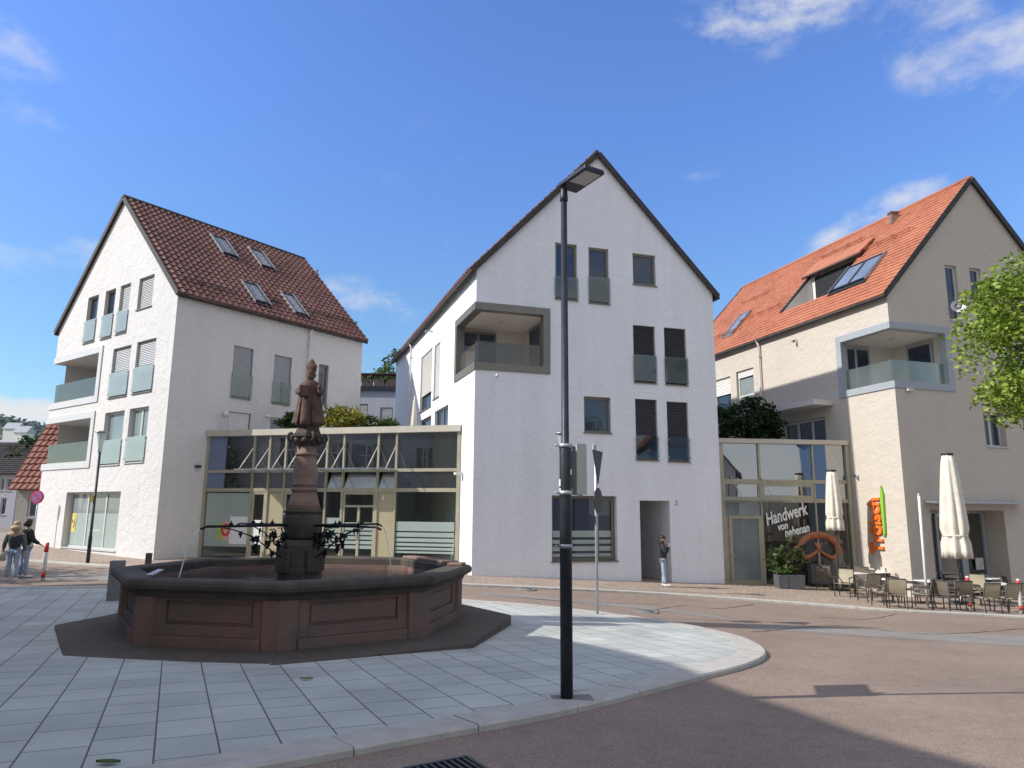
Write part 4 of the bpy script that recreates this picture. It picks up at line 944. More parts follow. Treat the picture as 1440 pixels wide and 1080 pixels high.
# lower bays
gbz = lambda u: gz(*PL.pt(u,0)[:2])+.06
us_ = [.12]+mu+[gW-.14]
kinds = {0:'frostshow',1:'door',2:'panel',3:'door',4:'glass',5:'stripes',6:'double',7:'panel',8:'stripes'}
zl = z2-.07
for i in range(9):
    a, b = us_[i]+.035, us_[i+1]-.035; k = kinds[i]; g0 = gbz((a+b)/2)
    if k == 'panel':
        bar(link, PL, a, b, zB, zl, -.05, .0, 'infill_panel', 'goldpanel'); bar(link, PL, a, b, g0+(zl-g0)*.60, g0+(zl-g0)*.605, -.01, .004, 'panel_joint', 'gold'); continue
    if k in ('door','double'):
        mb = MB(); mb.ring(PL, (a,b,g0,zl), .10, -.05, .02); 
        if k == 'double': c = (a+b)/2; mb.pbox(PL, c-.05, c+.05, g0+.1, zl-.55, -.05, .025); mb.pbox(PL, a+.1, b-.1, zl-.58, zl-.5, -.05, .02)
        d = mb.build('door', M['gold'], link)
        mb = MB(); mb.pbox(PL, a+.09, b-.09, g0+.09, zl-.09, -.03, -.015); mb.build('pane', M['clear'], d)
        mb = MB(); hu = b-.16 if k == 'door' else (a+b)/2-.09; mb.tube([PL.pt(hu,g0+.95,.02),PL.pt(hu,g0+.95,.08),PL.pt(hu,g0+1.3,.08),PL.pt(hu,g0+1.3,.02)], .015, 6); mb.build('handle', M['steel'], d)
        if k == 'double' or i == 1:
            mb = MB(); n = 6
            for j in range(n):
                if i == 1 and j: break
                z0 = g0+.55+j*.17; mb.pbox(PL, a+.1, b-.1, z0, z0+(.12 if i != 1 else .95), -.012, -.006)
            mb.build('frosting', M['frost' if i != 1 else 'poster_white'], d)
        continue
    mb = MB(); mb.pbox(PL, a, b, g0, zl, -.03, -.015); w = mb.build('shop_pane', M['clear'], link)
    if k == 'stripes':
        mb = MB(); z0 = g0+.52; hs_ = [.07,.09,.10,.13,.16,.34]; gap = .05
        for hh in hs_: mb.pbox(PL, a+.03, b-.03, z0, z0+hh, -.012, -.006); z0 += hh+gap
        mb.build('frosting', M['frost'], w)
    if k == 'frostshow':
        mb = MB(); mb.pbox(PL, a+.02, b-.02, g0+.45, zl-.05, -.012, -.006); mb.build('frosting', M['frost'], w)
        mb = MB(); mb.pbox(PL, a+(b-a)*.58, b-.05, g0+.55, g0+1.62, .0, .006); mb.cur = 1; mb.pbox(PL, a+(b-a)*.30, a+(b-a)*.42, g0+.7, g0+1.35, .0, .006)
        mb.cur = 2; mb.pbox(PL, a+(b-a)*.42, a+(b-a)*.575, g0+.7, g0+1.4, .0, .006); mb.cur = 3
        mb.tube([PL.pt(a+(b-a)*.5+.17*math.cos(t*.55),g0+1.1+.2*math.sin(t*.55),.02) for t in range(12)], .045, 6)
        mb.build('poster', [M['poster_white'],M['poster_lime'],M['poster_pink'],M['red']], w)
q = PL.px(536.5,699); text('house_number', '4', PL, q[0], q[1]-.12, .26, 'whitepaint', link, n=.02)
# glass canopy on tie rods
c0, c1 = mu[0]-.2, mu[7]+.05; dep = 1.0; zc = zm-.02
mb = MB(); mb.hexa([PL.pt(c0,zc,.05),PL.pt(c1,zc,.05),PL.pt(c1,zc+.02,dep),PL.pt(c0,zc+.02,dep),PL.pt(c0,zc+.04,.05),PL.pt(c1,zc+.04,.05),PL.pt(c1,zc+.06,dep),PL.pt(c0,zc+.06,dep)]); cn_ = mb.build('canopy', M['canopy_glass'], link)
for q in mu:
    mb = MB(); mb.tube([PL.pt(q,zm+.95,.05),PL.pt(q,zc+.06,dep-.08)], .022, 6); mb.build('tie_rod', M['beam'], cn_)
    mb = MB(); mb.tube([PL.pt(q,zc+.02,.05),PL.pt(q,zc+.03,dep)], .025, 6); mb.build('bracket', M['beam'], cn_)

# ------------------------------------------------------------------ second link with the bakery shop front
pr = Dh.PS.px(1197,700); kR = Dh.PS.pt(pr[0],0,0)
Ar = A.PF.pt(.75, 0, 0); kd = np.array(kR)-np.array(Ar); kW = float(np.linalg.norm(kd[:2])); kd /= kW
PK = Plane(Ar, kd)
if PK.N[1] > 0: PK.N = -PK.N; PK.flip = True
k_ = thing('glass_link_building', 'small glazed shop front with white handwriting between middle and right house', 'building', Ar)
kx = lambda x, y=650: PK.px(x,y)[0]
kz = lambda x, y: PK.px(x,y)[1]
zT = (kz(1030,618.5)+kz(1180,618))/2; zt0 = (kz(1030,624.5)+kz(1180,624.5))/2; zm = kz(1100,677); z2 = kz(1100,703); zb_ = -2.0
mb = MB(); mb.pbox(PK, -.6, kW, zt0, zT, -.3, .14); mb.build('roof_edge', M['beam'], k_)
mb = MB(); mb.pbox(PK, -.3, kW, zT-.12, zT-.03, -6, -.3); mb.build('flat_roof', M['zinc'], k_)
x = MB(); x.quad(PK.pt(-1,zb_,-5),PK.pt(kW,zb_,-5),PK.pt(kW,zT,-5),PK.pt(-1,zT,-5)); x.build('back_wall', M['oldwall2'], k_, fix=False)
x = MB(); x.quad(PK.pt(-1,z2,-.1),PK.pt(kW,z2,-.1),PK.pt(kW,z2,-5),PK.pt(-1,z2,-5)); x.build('ceiling', M['soffit'], k_, fix=False)
kg = gz(*PK.pt(2,0)[:2])+.07
x = MB(); x.quad(PK.pt(-1,kg+.0,-.1),PK.pt(kW,kg-.0,-.1),PK.pt(kW,kg-.0,-5),PK.pt(-1,kg,-5)); x.build('floor_slab', M['granite_grey'], k_, fix=False)
u0, u1, u2, u3 = kx(1013), kx(1067), kx(1142.5), kx(1188)
bar(k_, PK, u0-.25, u0+.10, zb_, zt0, -.12, .06); bar(k_, PK, u1-.04, u1+.04, zb_, zt0); bar(k_, PK, u2-.03, u2+.03, zb_, zt0); bar(k_, PK, u3, kW-.0, zb_, zt0, -.12, .10)
bays = [(u0+.10,u1-.04),(u1+.04,u2-.03),(u2+.03,u3)]
for i, (a, b) in enumerate(bays):
    bar(k_, PK, a, b, zm-.07, zm+.07, -.07, .04, 'rail'); bar(k_, PK, a, b, z2-.10, z2+.05, -.07, .04, 'rail')
    mb = MB(); mb.pbox(PK, a, b, zm+.07, zt0-.003, -.05, -.02); mb.build('upper_pane', M['pane_link'], k_)
    mb = MB(); 
    if i < 2: mb.ring(PK, (a,b,z2+.05,zm-.07), .13 if i == 1 else .06, -.05, .025)
    mb.cur = 1; mb.pbox(PK, a+.02, b-.02, z2+.05, zm-.07, -.05, -.02); mb.build('transom_window', [M['gold'],M['pane_link']], k_)
a, b = bays[0]; zd = kz(1045,725)
mb = MB(); mb.pbox(PK, a, b, zd, z2-.10, -.04, .0); mb.build('transom_pane', M['pane_curtain'], k_)
mb = MB(); da = kx(1026,770); mb.ring(PK, (da,b,kg,zd), .13, -.05, .05); mb.pbox(PK, a, da, kg-.3, zd, -.05, .0); d = mb.build('door', M['gold'], k_)
mb = MB(); mb.pbox(PK, da+.12, b-.12, kg+.12, zd-.12, -.02, .0); mb.build('pane', M['pane_curtain'], d)
mb = MB(); mb.tube([PK.pt(da+.09,kg+1.05,.05),PK.pt(da+.09,kg+1.05,.11),PK.pt(da+.22,kg+1.05,.11)], .016, 6); mb.build('handle', M['steel'], d)
for a, b in bays[1:]:
    mb = MB(); mb.pbox(PK, a, b, kg-.2, z2-.10, -.03, -.015); mb.build('shop_pane', M['clear'], k_)
def fit_text(s, x0, y0, x1, y1, hpx, body_w):
    p = PK.px(x0,y0,.02); q = PK.px(x1,y1,.02); L = math.hypot(q[0]-p[0],q[1]-p[1]); rot = math.atan2(q[1]-p[1],q[0]-p[0]); size = hpx/995*27.5*1.38
    text('lettering', s, PK, p[0], p[1], size, 'letter_white', k_, n=.035, rot=rot, off=.013, shear=.3, sx=L/(size*body_w))
fit_text('Handwerk', 1078,739, 1142,721, 18, 4.75)
fit_text('von', 1094,746.5, 1111,742, 10.5, 1.8); fit_text('nebenan', 1104,755.5, 1147,745, 12.5, 4.2)
mb = MB()
for j, y in enumerate((1.05,1.5)): mb.pbox(PK, kx(1085), kx(1180), kg+y-.03, kg+y, -3.2, -2.6)
mb.pbox(PK, kx(1080), kx(1182), kg, kg+.95, -2.6, -2.0); mb.build('shop_counter', M['wood_pole'], k_)
for zz, hh in ((zT-.10,.9),):
    mb = MB(); 
    for u_ in (kx(1031),kx(1073)): mb.tube([PK.pt(u_-.15,zm+.15,.05),PK.pt(u_+.05,z2-.05,.75)], .022, 6)
    mb.build('tie_rod', M['beam'], k_)
mb = MB(); mb.hexa([PK.pt(u0,z2-.08,.05),PK.pt(u1+.9,z2-.08,.05),PK.pt(u1+.9,z2-.06,.8),PK.pt(u0,z2-.06,.8),PK.pt(u0,z2-.05,.05),PK.pt(u1+.9,z2-.05,.05),PK.pt(u1+.9,z2-.03,.8),PK.pt(u0,z2-.03,.8)]); mb.build('canopy', M['clear'], k_)
# giant pretzel standing behind the glass
pc = PK.px(1151,771,.02); sc_ = .86
pts = []
def pz(t):
    # parametric pretzel
    return [(-.16,-.28),(-.05,-.02),(.10,.16),(.34,.34),(.62,.44),(.86,.28),(.88,-.05),(.70,-.36),(.40,-.56),(0,-.62),(-.40,-.56),(-.70,-.36),(-.88,-.05),(-.86,.28),(-.62,.44),(-.34,.34),(-.10,.16),(.05,-.02),(.16,-.28)]
ctl = pz(0); path = smooth_path(ctl, .08); n = len(path)
pts = [PK.pt(pc[0]+x*sc_, pc[1]-y*sc_*.95, .03+.06*math.sin(i/n*PI*2)) for i, (x,y) in enumerate(path)]
rad = [(.065+.105*math.sin(PI*min(1,max(0,(i/n-.08)/.84))))*sc_ for i in range(n)]
pt_ = thing('giant_pretzel', 'giant brown decorative pretzel mounted against the shop window', 'pretzel', PK.pt(pc[0], kg, .03))
mb = MB(); mb.tube(pts, rad, 12); mb.build('dough', M['pretzel'], pt_)
mb = MB(); mb.pbox(PK, pc[0]-.5, pc[0]+.5, kg, pc[1]-.60, .0, .3); mb.build('plinth', M['planter'], pt_)

# ------------------------------------------------------------------ fountain
FX, FY, FA = -3.9, 13.5, R(-78.5)
PZ = Plane((FX,FY,0),(1,0,0)); PZ.N = np.array([0,-1.0,0])
fz_ = lambda y, x=430: PZ.px(x, y)[1]
zp = -.29                                        # plinth top
ft = thing('fountain', 'octagonal red sandstone fountain with carved column and bishop statue on the plaza', 'fountain', (FX,FY,zp))
def octo(r, a0=FA): return [(FX+r*math.cos(a0+k*PI/4), FY+r*math.sin(a0+k*PI/4)) for k in range(8)]
mb = MB(); n = 8
po, pi_ = octo(4.0), octo(2.6)
for k in range(8):                                # plinth slabs, one per side with a joint
    a, b = Vector(po[k]), Vector(po[(k+1)%8]); c, d = Vector(pi_[k]), Vector(pi_[(k+1)%8])
    for f0, f1 in ((.0,.499),(.501,1.0)):
        p = [a.lerp(b,f0), a.lerp(b,f1), c.lerp(d,f1), c.lerp(d,f0)]; j = random.uniform(-.002,.002)
        mb.hexa([(q.x,q.y,-.9) for q in p]+[(q.x,q.y,zp+j) for q in p])
mb.build('plinth', M['sand_plinth'], ft, bevel=.012)
ZR = .66; RB = 2.98; zb0 = zp
body = MB(); 
def octring(mb, r0, z0, r1, z1):
    a, b = octo(r0), octo(r1)
    for k in range(8): mb.quad((*a[k],z0),(*a[(k+1)%8],z0),(*b[(k+1)%8],z1),(*b[k],z1))
# side walls with sunk panels between corner piers
for k in range(8):
    a = np.array([*octo(RB)[k],0.]); b = np.array([*octo(RB)[(k+1)%8],0.]); L = np.linalg.norm(b-a); P = Plane(a,(b-a)/L)
    if P.N[:2]@(a[:2]-np.array([FX,FY])) < 0: P.N = -P.N; P.flip = True
    pier = .27; zc0 = zp-.05; zt = ZR-.16
    body.cur = 0
    body.pbox(P, pier, L-pier, zc0, zp+.14, -.25, .045)                       # base course
    r = (pier, L-pier, zp+.14, zt)
    body.ring(P, r, .16, -.22, -.015); body.pbox(P, r[0]+.16, r[1]-.16, r[2]+.16, r[3]-.16, -.25, -.06)
    body.pbox(P, r[0]+.20, r[1]-.20, r[2]+.20, r[3]-.20, -.06, -.035)
body.build('basin_wall', M['sand'], ft, bevel=.01)
for k in range(8):
    a = octo(RB+.05)[k]; th = FA+k*PI/4
    l = octo(RB+.05)[(k-1)%8]; r_ = octo(RB+.05)[(k+1)%8]
    A_ = Vector(a); dl = (Vector(l)-A_).normalized()*.27; dr = (Vector(r_)-A_).normalized()*.27; inn = -Vector((math.cos(th),math.sin(th)))*.3
    mb = MB(); poly = [tuple(A_+dl), tuple(A_), tuple(A_+dr), tuple(A_+dr+inn), tuple(A_+dl+inn)]
    mb.prism(poly, zp-.05, ZR-.15); mb.build('corner_pier', M['sand'], ft, bevel=.012)
rim = MB(); rim.smooth = False
prof = [(RB-.16,ZR-.26),(RB+.06,ZR-.26),(RB+.10,ZR-.19),(RB+.17,ZR-.16),(RB+.22,ZR-.13),(RB+.235,ZR-.08),(RB+.22,ZR-.03),(RB+.18,ZR),(RB-.20,ZR),(RB-.23,ZR-.03),(RB-.23,ZR-.55)]
for i in range(len(prof)-1): octring(rim, prof[i][0], prof[i][1], prof[i+1][0], prof[i+1][1])
rim.build('rim', M['sand_dark'], ft)
back = MB()                                       # far rim blocks, their paler colour stands in for sunlight
for k, f0, f1 in ((2,.12,.55),(2,.6,.98),(1,.85,1.0)):
    a, b = Vector(octo(RB-.02)[k]), Vector(octo(RB-.02)[(k+1)%8]); d = (b-a).normalized(); p0 = a.lerp(b,f0); p1 = a.lerp(b,f1); nn = Vector((math.cos(FA+(k+.5)*PI/4),math.sin(FA+(k+.5)*PI/4)))*.14
    p = [p0-nn,p1-nn,p1+nn,p0+nn]; back.hexa([(q.x,q.y,ZR+.001) for q in p]+[(q.x,q.y,ZR+.055) for q in p])
back.build('sunlit_rim_block', M['sand_light'], ft, bevel=.015)
mb = MB(); mb.prism(octo(RB-.21), ZR-.34, ZR-.24); wt = mb.build('water', M['water'], ft)
# column
def lz(y): return fz_(y)
cprof_block = [(.36,ZR-.5),(.37,lz(800)),(.37,lz(764)),(.33,lz(758))]
mb = MB(); mb.lathe((FX,FY,0), [(.40,ZR-.6),(.40,lz(801)),(.375,lz(797)),(.37,lz(766)),(.30,lz(759))], 8, smooth=False, ang0=R(22.5)); 
for k in range(4):
    a = R(55+90*k); p = (FX+.40*math.cos(a), FY+.40*math.sin(a)); mb.box((p[0],p[1],(lz(800)+lz(770))/2-.03), (.06,.34,.42), a)
mb.build('column_base', M['sand_dark'], ft, bevel=.012)
mb = MB(); mb.lathe((FX,FY,0), [(.26,lz(758)),(.30,lz(752)),(.345,lz(740)),(.355,lz(732)),(.34,lz(724)),(.32,lz(722)),(.35,lz(721)),(.355,lz(718.5)),(.32,lz(717))], 28); mb.build('column_bulb', M['sand_dark'], ft)
mb = MB(); mb.lathe((FX,FY,0), [(.32,lz(717)),(.27,lz(705)),(.235,lz(695)),(.215,lz(691.5)),(.245,lz(690.5)),(.25,lz(688)),(.215,lz(686.5)),(.215,lz(684)),(.24,lz(683)),(.24,lz(680.5)),(.215,lz(679.5)),(.232,lz(670)),(.225,lz(662)),(.195,lz(650)),(.18,lz(643)),(.18,lz(641)),(.212,lz(640.5)),(.212,lz(637.5)),(.18,lz(637)),(.175,lz(628))], 32); mb.build('column_shaft', M['sand_light'], ft)
cap = MB()
cap.lathe((FX,FY,0), [(.18,lz(628)),(.24,lz(625)),(.22,lz(622)),(.28,lz(617)),(.32,lz(615)),(.32,lz(611)),(.25,lz(610.5)),(.22,lz(606)),(.20,lz(600))], 8, smooth=False, ang0=R(10))
for k in range(4):
    a = R(32.5+90*k); c = (FX+.30*math.cos(a), FY+.30*math.sin(a), lz(617)); t = Vector((-math.sin(a),math.cos(a),0))
    cap.tube([Vector(c)+Vector((math.cos(a)*r*math.cos(s),math.sin(a)*r*math.cos(s),r*math.sin(s))) for r,s in [(.10-.011*j, 1.6-.75*j) for j in range(9)]], .028, 6)
    for s_ in (-1,1):
        cap.tube([Vector(c)+t*s_*(.10+.02*j)+Vector((-.05*math.cos(a),-.05*math.sin(a),-.02*j)) for j in range(5)], [.03,.04,.045,.035,.02], 6)
for k in range(16):
    a = 2*PI*k/16; cap.ball((FX+.235*math.cos(a),FY+.235*math.sin(a),lz(621)), (.04,.04,.06), 6, 5)
cap.build('capital', M['sand_dark'], ft)
# statue of a bishop: robe, cope, arms, bearded head, mitre, book
st = MB(); s0 = lz(600); sh = lz(505.5)-s0; sx_ = FX+.0
def robe(r, z, a): return 1.12*r*(1+.10*math.sin(7*a+z*1.5)*max(0,1-z/(.75*sh))+.05*math.sin(13*a))*(1+.12*math.cos(2*(a+PI/2)))
st.lathe((FX,FY,s0), [(.20,0),(.235,.02),(.225,.10*sh),(.215,.2*sh),(.20,.32*sh),(.185,.42*sh),(.175,.5*sh),(.18,.56*sh),(.17,.62*sh),(.12,.665*sh),(.06,.69*sh)], 36, fn=robe)
for k, (x0, x1, col) in enumerate(((-1,-.55,0),(1,.55,0))):                       # open cope hanging from both shoulders
    vs = []; fs = []
    for i in range(9):
        f = i/8; z = s0+sh*(.64-.60*f); w = .15+.13*f
        for j in range(5):
            a = R(-90)+x0*R(28+j*22); vs.append((FX+math.cos(a)*w*1.12, FY+math.sin(a)*(w*1.05)-.02*math.sin(j*2+f*3), z))
    for i in range(8):
        for j in range(4): fs.append((i*5+j,i*5+j+1,i*5+6+j,i*5+5+j))
    b = len(vs); vs += [(x*1.0+(FX-x)*.16, y+(FY-y)*.16, z) for x,y,z in vs]
    fs += [tuple(q+b for q in f[::-1]) for f in fs]
    for i in range(8): fs.append((i*5,i*5+5,b+i*5+5,b+i*5)); fs.append((i*5+4,b+i*5+4,b+i*5+9,i*5+9))
    fs.append((40,41,b+41,b+40)); fs.append((41,42,b+42,b+41)); fs.append((42,43,b+43,b+42)); fs.append((43,44,b+44,b+43))
    st.smooth = False; st.add(vs, fs)
T_ = lambda x, y, z: (FX+x, FY+y, s0+z*sh)
st.tube([T_(-.15,0,.61),T_(-.21,-.08,.50),T_(-.13,-.21,.47),T_(-.04,-.24,.49)], [.06,.065,.055,.035], 8)
st.tube([T_(.15,0,.61),T_(.22,-.06,.49),T_(.24,-.18,.47),T_(.23,-.22,.53)], [.06,.065,.05,.03], 8)
st.ball(T_(.235,-.23,.555), (.04,.04,.05), 8, 6); st.box(T_(-.03,-.27,.50), (.16,.06,.20), .2)
st.lathe(T_(0,0,0), [(.085,.645*sh),(.10,.66*sh),(.06,.68*sh),(.055,.71*sh)], 14)
st.ball(T_(0,-.015,.765), (.082,.095,.115), 14, 10)
st.ball(T_(0,-.085,.715), (.06,.05,.09), 10, 8); st.ball(T_(0,-.11,.765), (.016,.03,.028), 6, 5)
for s_ in (-1,1): st.ball(T_(.082*s_,0,.76), (.015,.025,.03), 6, 5); st.ball(T_(.03*s_,-.095,.782), (.014,.012,.01), 6, 5)
vs = []; fs = []                                       # mitre with two pointed horns
for i, (w, z) in enumerate(((.088,.80),(.10,.85),(.108,.90),(.09,.955),(.02,1.0))):
    for j in range(16):
        a = 2*PI*j/16; dp = .75-.14*i; vs.append(T_(w*math.cos(a), -.01+w*dp*math.sin(a)*(1 if i < 4 else 3.2), z-(.035*abs(math.cos(a)) if i == 3 else 0)))
for i in range(4):
    for j in range(16): fs.append((i*16+j,i*16+(j+1)%16,i*16+16+(j+1)%16,i*16+16+j))
fs += [tuple(range(16))[::-1], tuple(64+j for j in range(16))]; st.add(vs, fs)
st.build('statue', M['sand_statue'], ft)
# iron pipes with vine scrolls, leaves and grapes
zpipe = lz(738.5)
def star_leaf(mb, c, s, ax, up_):
    ax = Vector(ax).normalized(); up_ = Vector(up_); nrm = ax.cross(up_).normalized(); vs = []; k = 10
    for j in range(k):
        r = s*(1 if j % 2 == 0 else .45)*(1.15 if j == 0 else 1); a = 2*PI*j/k
        vs.append(Vector(c)+(ax*math.sin(a)+up_*math.cos(a))*r)
    b = [v+nrm*.012 for v in vs]; t = [v-nrm*.012 for v in vs]; cc = Vector(c)
    mb.add(b+t+[cc+nrm*.03, cc-nrm*.0], [(j,(j+1)%k,20) for j in range(k)]+[((j+1)%k+k,j+k,21) for j in range(k)]+[(j,j+k,(j+1)%k+k,(j+1)%k) for j in range(k)])
for k in range(4):
    a = R(55+90*k); dx = Vector((math.cos(a),math.sin(a),0)); o = Vector((FX,FY,0)); L = 2.0
    mb = MB(); P3 = lambda r, z: o+dx*r+Vector((0,0,z))
    mb.tube([P3(.3,zpipe),P3(1.1,zpipe),P3(L-.05,zpipe),P3(L+.05,zpipe-.04)], .021, 8)
    for r in (.9,1.5): mb.box(P3(r,zpipe+.03), (.05,.05,.05), a); mb.tube([P3(r,zpipe+.03),P3(r,zpipe+.10)], [.02,.005], 6)
    pipe = mb.build('spout_pipe', M['iron'], ft)
    zb_ = lz(785); zt_ = zpipe-.03
    for pts in ([P3(.36,zb_),P3(.55,zb_+.10),P3(.80,zb_+.26),P3(1.10,zt_-.14),P3(1.45,zt_-.03),P3(1.62,zt_)],
                [P3(.80,zb_+.26),P3(.62,zb_+.34),P3(.56,zb_+.44),P3(.62,zb_+.54),P3(.72,zt_-.04)],
                [P3(.42,zb_+.06),P3(.34,zb_+.28),P3(.46,zb_+.42),P3(.60,zb_+.38),P3(.62,zb_+.28),P3(.54,zb_+.24),P3(.48,zb_+.30)],
                [P3(1.10,zt_-.14),P3(1.02,zt_-.24),P3(.94,zt_-.22),P3(.92,zt_-.14)]):
        mb = MB(); mb.tube([tuple(p) for p in pts], .011, 6); mb.build('scroll', M['iron'], pipe)
    for r, z, s in ((1.0,zt_-.20,.10),(.66,zt_-.14,.13),(.47,zb_+.36,.12),(1.34,zt_-.10,.07),(.42,zt_-.16,.11),(.60,zb_+.10,.09)):
        for sd in (-1,1):
            if random.random() < .55:
                mb = MB(); star_leaf(mb, P3(r,z)+Vector((-dx.y,dx.x,0))*sd*.05, s*.85, dx+Vector((-dx.y,dx.x,0))*.4*sd, (0,.15*sd,-1)); mb.build('vine_leaf', M['iron'], pipe)
    for r, z in ((1.0,zt_-.30),(.50,zt_-.26)):
        mb = MB()
        for j in range(14):
            lv = j//4; mb.ball(P3(r,z-.04*lv)+Vector((random.uniform(-.04,.04)*(1-.2*lv),random.uniform(-.04,.04)*(1-.2*lv),0)), .026, 6, 5)
        mb.build('grape_cluster', M['iron'], pipe)
for ang, L in ((235,2.05),(55,2.05)):
    a = R(ang); dx = Vector((math.cos(a),math.sin(a),0)); mb = MB(); pts = []
    for i in range(14):
        t = i/13; pts.append(Vector((FX,FY,0))+dx*(L+.34*t)+Vector((0,0,zpipe-.05-(zpipe-.05-(ZR-.24))*t*t)))
    mb.tube(pts, [.008+.005*abs(math.sin(i*2.1)) for i in range(14)], 6); mb.build('water_jet', M['jet'], ft)
a = R(235); p = Vector((FX,FY,0))+Vector((math.cos(a),math.sin(a),0))*2.75
mb = MB(); mb.box((p.x,p.y,ZR+.06), (.30,.10,.02), a+.5, 0, .2); mb.tube([(p.x,p.y,ZR),(p.x,p.y,ZR+.05)], .02, 6); mb.build('overflow_bracket', M['steel'], ft)

# ------------------------------------------------------------------ lamps and signs
lx, ly = gp(797, 981, KH); lg = gz(lx, ly)+KH-.012
lamp = thing('street_lamp', 'tall slim anthracite street lamp with flat square head on the plaza kerb', 'street lamp', (lx,ly,lg))
ztop = float(at_depth(800,266,ly)[2]); tilt = .0
PLm = Plane((lx,ly,0),(1,0,0)); lzz = lambda y: PLm.px(799,y)[1]
mb = MB(); zs = lzz(626); lean = .012
mb.lathe((lx,ly,0), [(.066,lg-.1),(.066,zs-.02),(.060,zs),(.042,zs+.02),(.036,ztop-.14)], 20); mb.build('pole', M['dark_metal'], lamp)
for y in (627, 693, 768): 
    mb = MB(); z = lzz(y); r = .074; mb.lathe((lx,ly,z), [(.064,-.022),(r,-.022),(r,.022),(.064,.022)], 20); mb.tube([(lx-.08,ly-.03,z),(lx-.12,ly-.04,z)], .012, 6); mb.build('clamp_band', M['steel' if y < 760 else 'zinc'], lamp)
mb = MB(); mb.lathe((lx,ly,0), [(.036,ztop-.16),(.048,ztop-.15),(.048,ztop-.10),(.04,ztop-.02),(.04,ztop+.0)], 16); mb.build('pole_cap', M['dark_metal'], lamp)
hd = Vector((.52,-.855,0)).normalized(); hs_ = Vector((-hd.y,hd.x,0)); o = Vector((lx,ly,ztop+.02)) 
def hp(a, b, z): return tuple(o+hd*a+hs_*b+Vector((0,0,z+a*.03)))
mb = MB(); a0, a1, b0, b1 = -.05, .50, -.07, .22
mb.hexa([hp(a0,b0,0),hp(a1,b0,0),hp(a1,b1,0),hp(a0,b1,0),hp(a0+.01,b0+.01,.055),hp(a1-.01,b0+.01,.055),hp(a1-.01,b1-.01,.055),hp(a0+.01,b1-.01,.055)]); hh = mb.build('lamp_head', M['dark_metal'], lamp, bevel=.008)
mb = MB(); mb.hexa([hp(.17,-.035,-.008),hp(.46,-.035,-.008),hp(.46,.185,-.008),hp(.17,.185,-.008),hp(.17,-.035,.0),hp(.46,-.035,.0),hp(.46,.185,.0),hp(.17,.185,.0)]); mb.build('lens', M['screen'], hh)
mb = MB(); mb.box((lx+.06,ly-.0,lg+.006), (.42,.26,.012), .1); mb.build('foot_plate', M['granite_grey'], lamp)
for y, w_, h_, an in ((679,.04,.075,200),(690,.03,.05,205),(664,.03,.06,330)):
    z = lzz(y); a = R(an); mb = MB(); mb.box((lx+.068*math.cos(a),ly+.068*math.sin(a),z), (.004,w_,h_), a); mb.build('sticker', M['whitepaint'], lamp)
# folded direction plates fixed behind the pole
zl_, zh_ = lzz(695), lzz(625)
bp_ = thing('sign_plate', 'pale green and dark folded plate clamped to the tall lamp post', 'sign', (lx,ly,zl_))
mb = MB(); mb.cur = 0
p0 = Vector((lx+.08,ly+.10,0)); e = Vector((.28,.96,0)).normalized(); e2 = Vector((.93,.36,0)).normalized()
def slab(p, e, L, t, z0, z1):
    nn = Vector((-e.y,e.x,0))*t; q = [p,p+e*L,p+e*L+nn,p+nn]; return [(v.x,v.y,z0) for v in q]+[(v.x,v.y,z1) for v in q]
mb.hexa(slab(p0, e, .62, .02, zl_, zh_)); mb.build('back_plate', M['black'], bp_)
mb = MB(); p1 = p0+Vector((.055,-.02,0)); mb.hexa(slab(p1, Vector((.75,.66,0)).normalized(), .16, .015, zl_, zh_+.02)); mb.build('front_plate', M['sign_green'], bp_)
mb = MB()
for z in (zl_+.05, zh_-.05): mb.tube([(lx,ly,z),tuple(p0.xy)+(z,)], .015, 6)
mb.build('bracket', M['steel'], bp_)
# yield and round sign on a thin grey post, both seen from the edge
sx0, sy0 = gp(840, 863, KH); sg = gz(sx0,sy0)+.05
ts = thing('traffic_sign', 'grey steel post with yield triangle above a round sign both turned edgewise', 'traffic sign', (sx0,sy0,sg))
PTs = Plane((sx0,sy0,0),(1,0,0)); tz = lambda y: PTs.px(836,y)[1]
mb = MB(); mb.tube([(sx0,sy0,sg-.1),(sx0,sy0,(sg+tz(625))/2),(sx0,sy0,tz(625))], .032, 12); mb.build('post', M['steel'], ts)
an = R(66); e = Vector((math.cos(an),math.sin(an),0)); nn = Vector((-e.y,e.x,0))
zt_, zb_ = tz(634), tz(681); cz = (sx0,sy0)
def tri(mb, s, off, w, t):
    c = Vector((sx0,sy0,0))+nn*off*s; q = [c-e*w/2+Vector((0,0,zt_)), c+e*w/2+Vector((0,0,zt_)), c+Vector((0,0,zb_))]
    q2 = [v+nn*t*s for v in q]; mb.add(q+q2, [(0,1,2),(5,4,3),(0,3,4,1),(1,4,5,2),(2,5,3,0)])
mb = MB(); tri(mb, -1, .05, .78, .02); mb.cur = 1; tri(mb, 1, -.045, .6, .003); mb.build('yield_plate', [M['dark_metal'],M['whitepaint']], ts)
mb = MB(); mb.box((sx0-.06,sy0-.05,tz(629)), (.14,.03,.16), an+.3); mb.build('top_plate', M['whitepaint'], ts)
zc_ = tz(703.5); an2 = R(64); e = Vector((math.cos(an2),math.sin(an2),0)); nn = Vector((-e.y,e.x,0)); mb = MB()
vs = []
for t in (.045,.065): vs += [Vector((sx0,sy0,zc_))+nn*(-t)+e*.29*math.cos(k*PI/12)+Vector((0,0,.29*math.sin(k*PI/12))) for k in range(24)]
mb.add(vs, [tuple(range(24)),tuple(range(47,23,-1))]+[(k,(k+1)%24,24+(k+1)%24,24+k) for k in range(24)]); mb.build('round_plate', M['dark_metal'], ts)
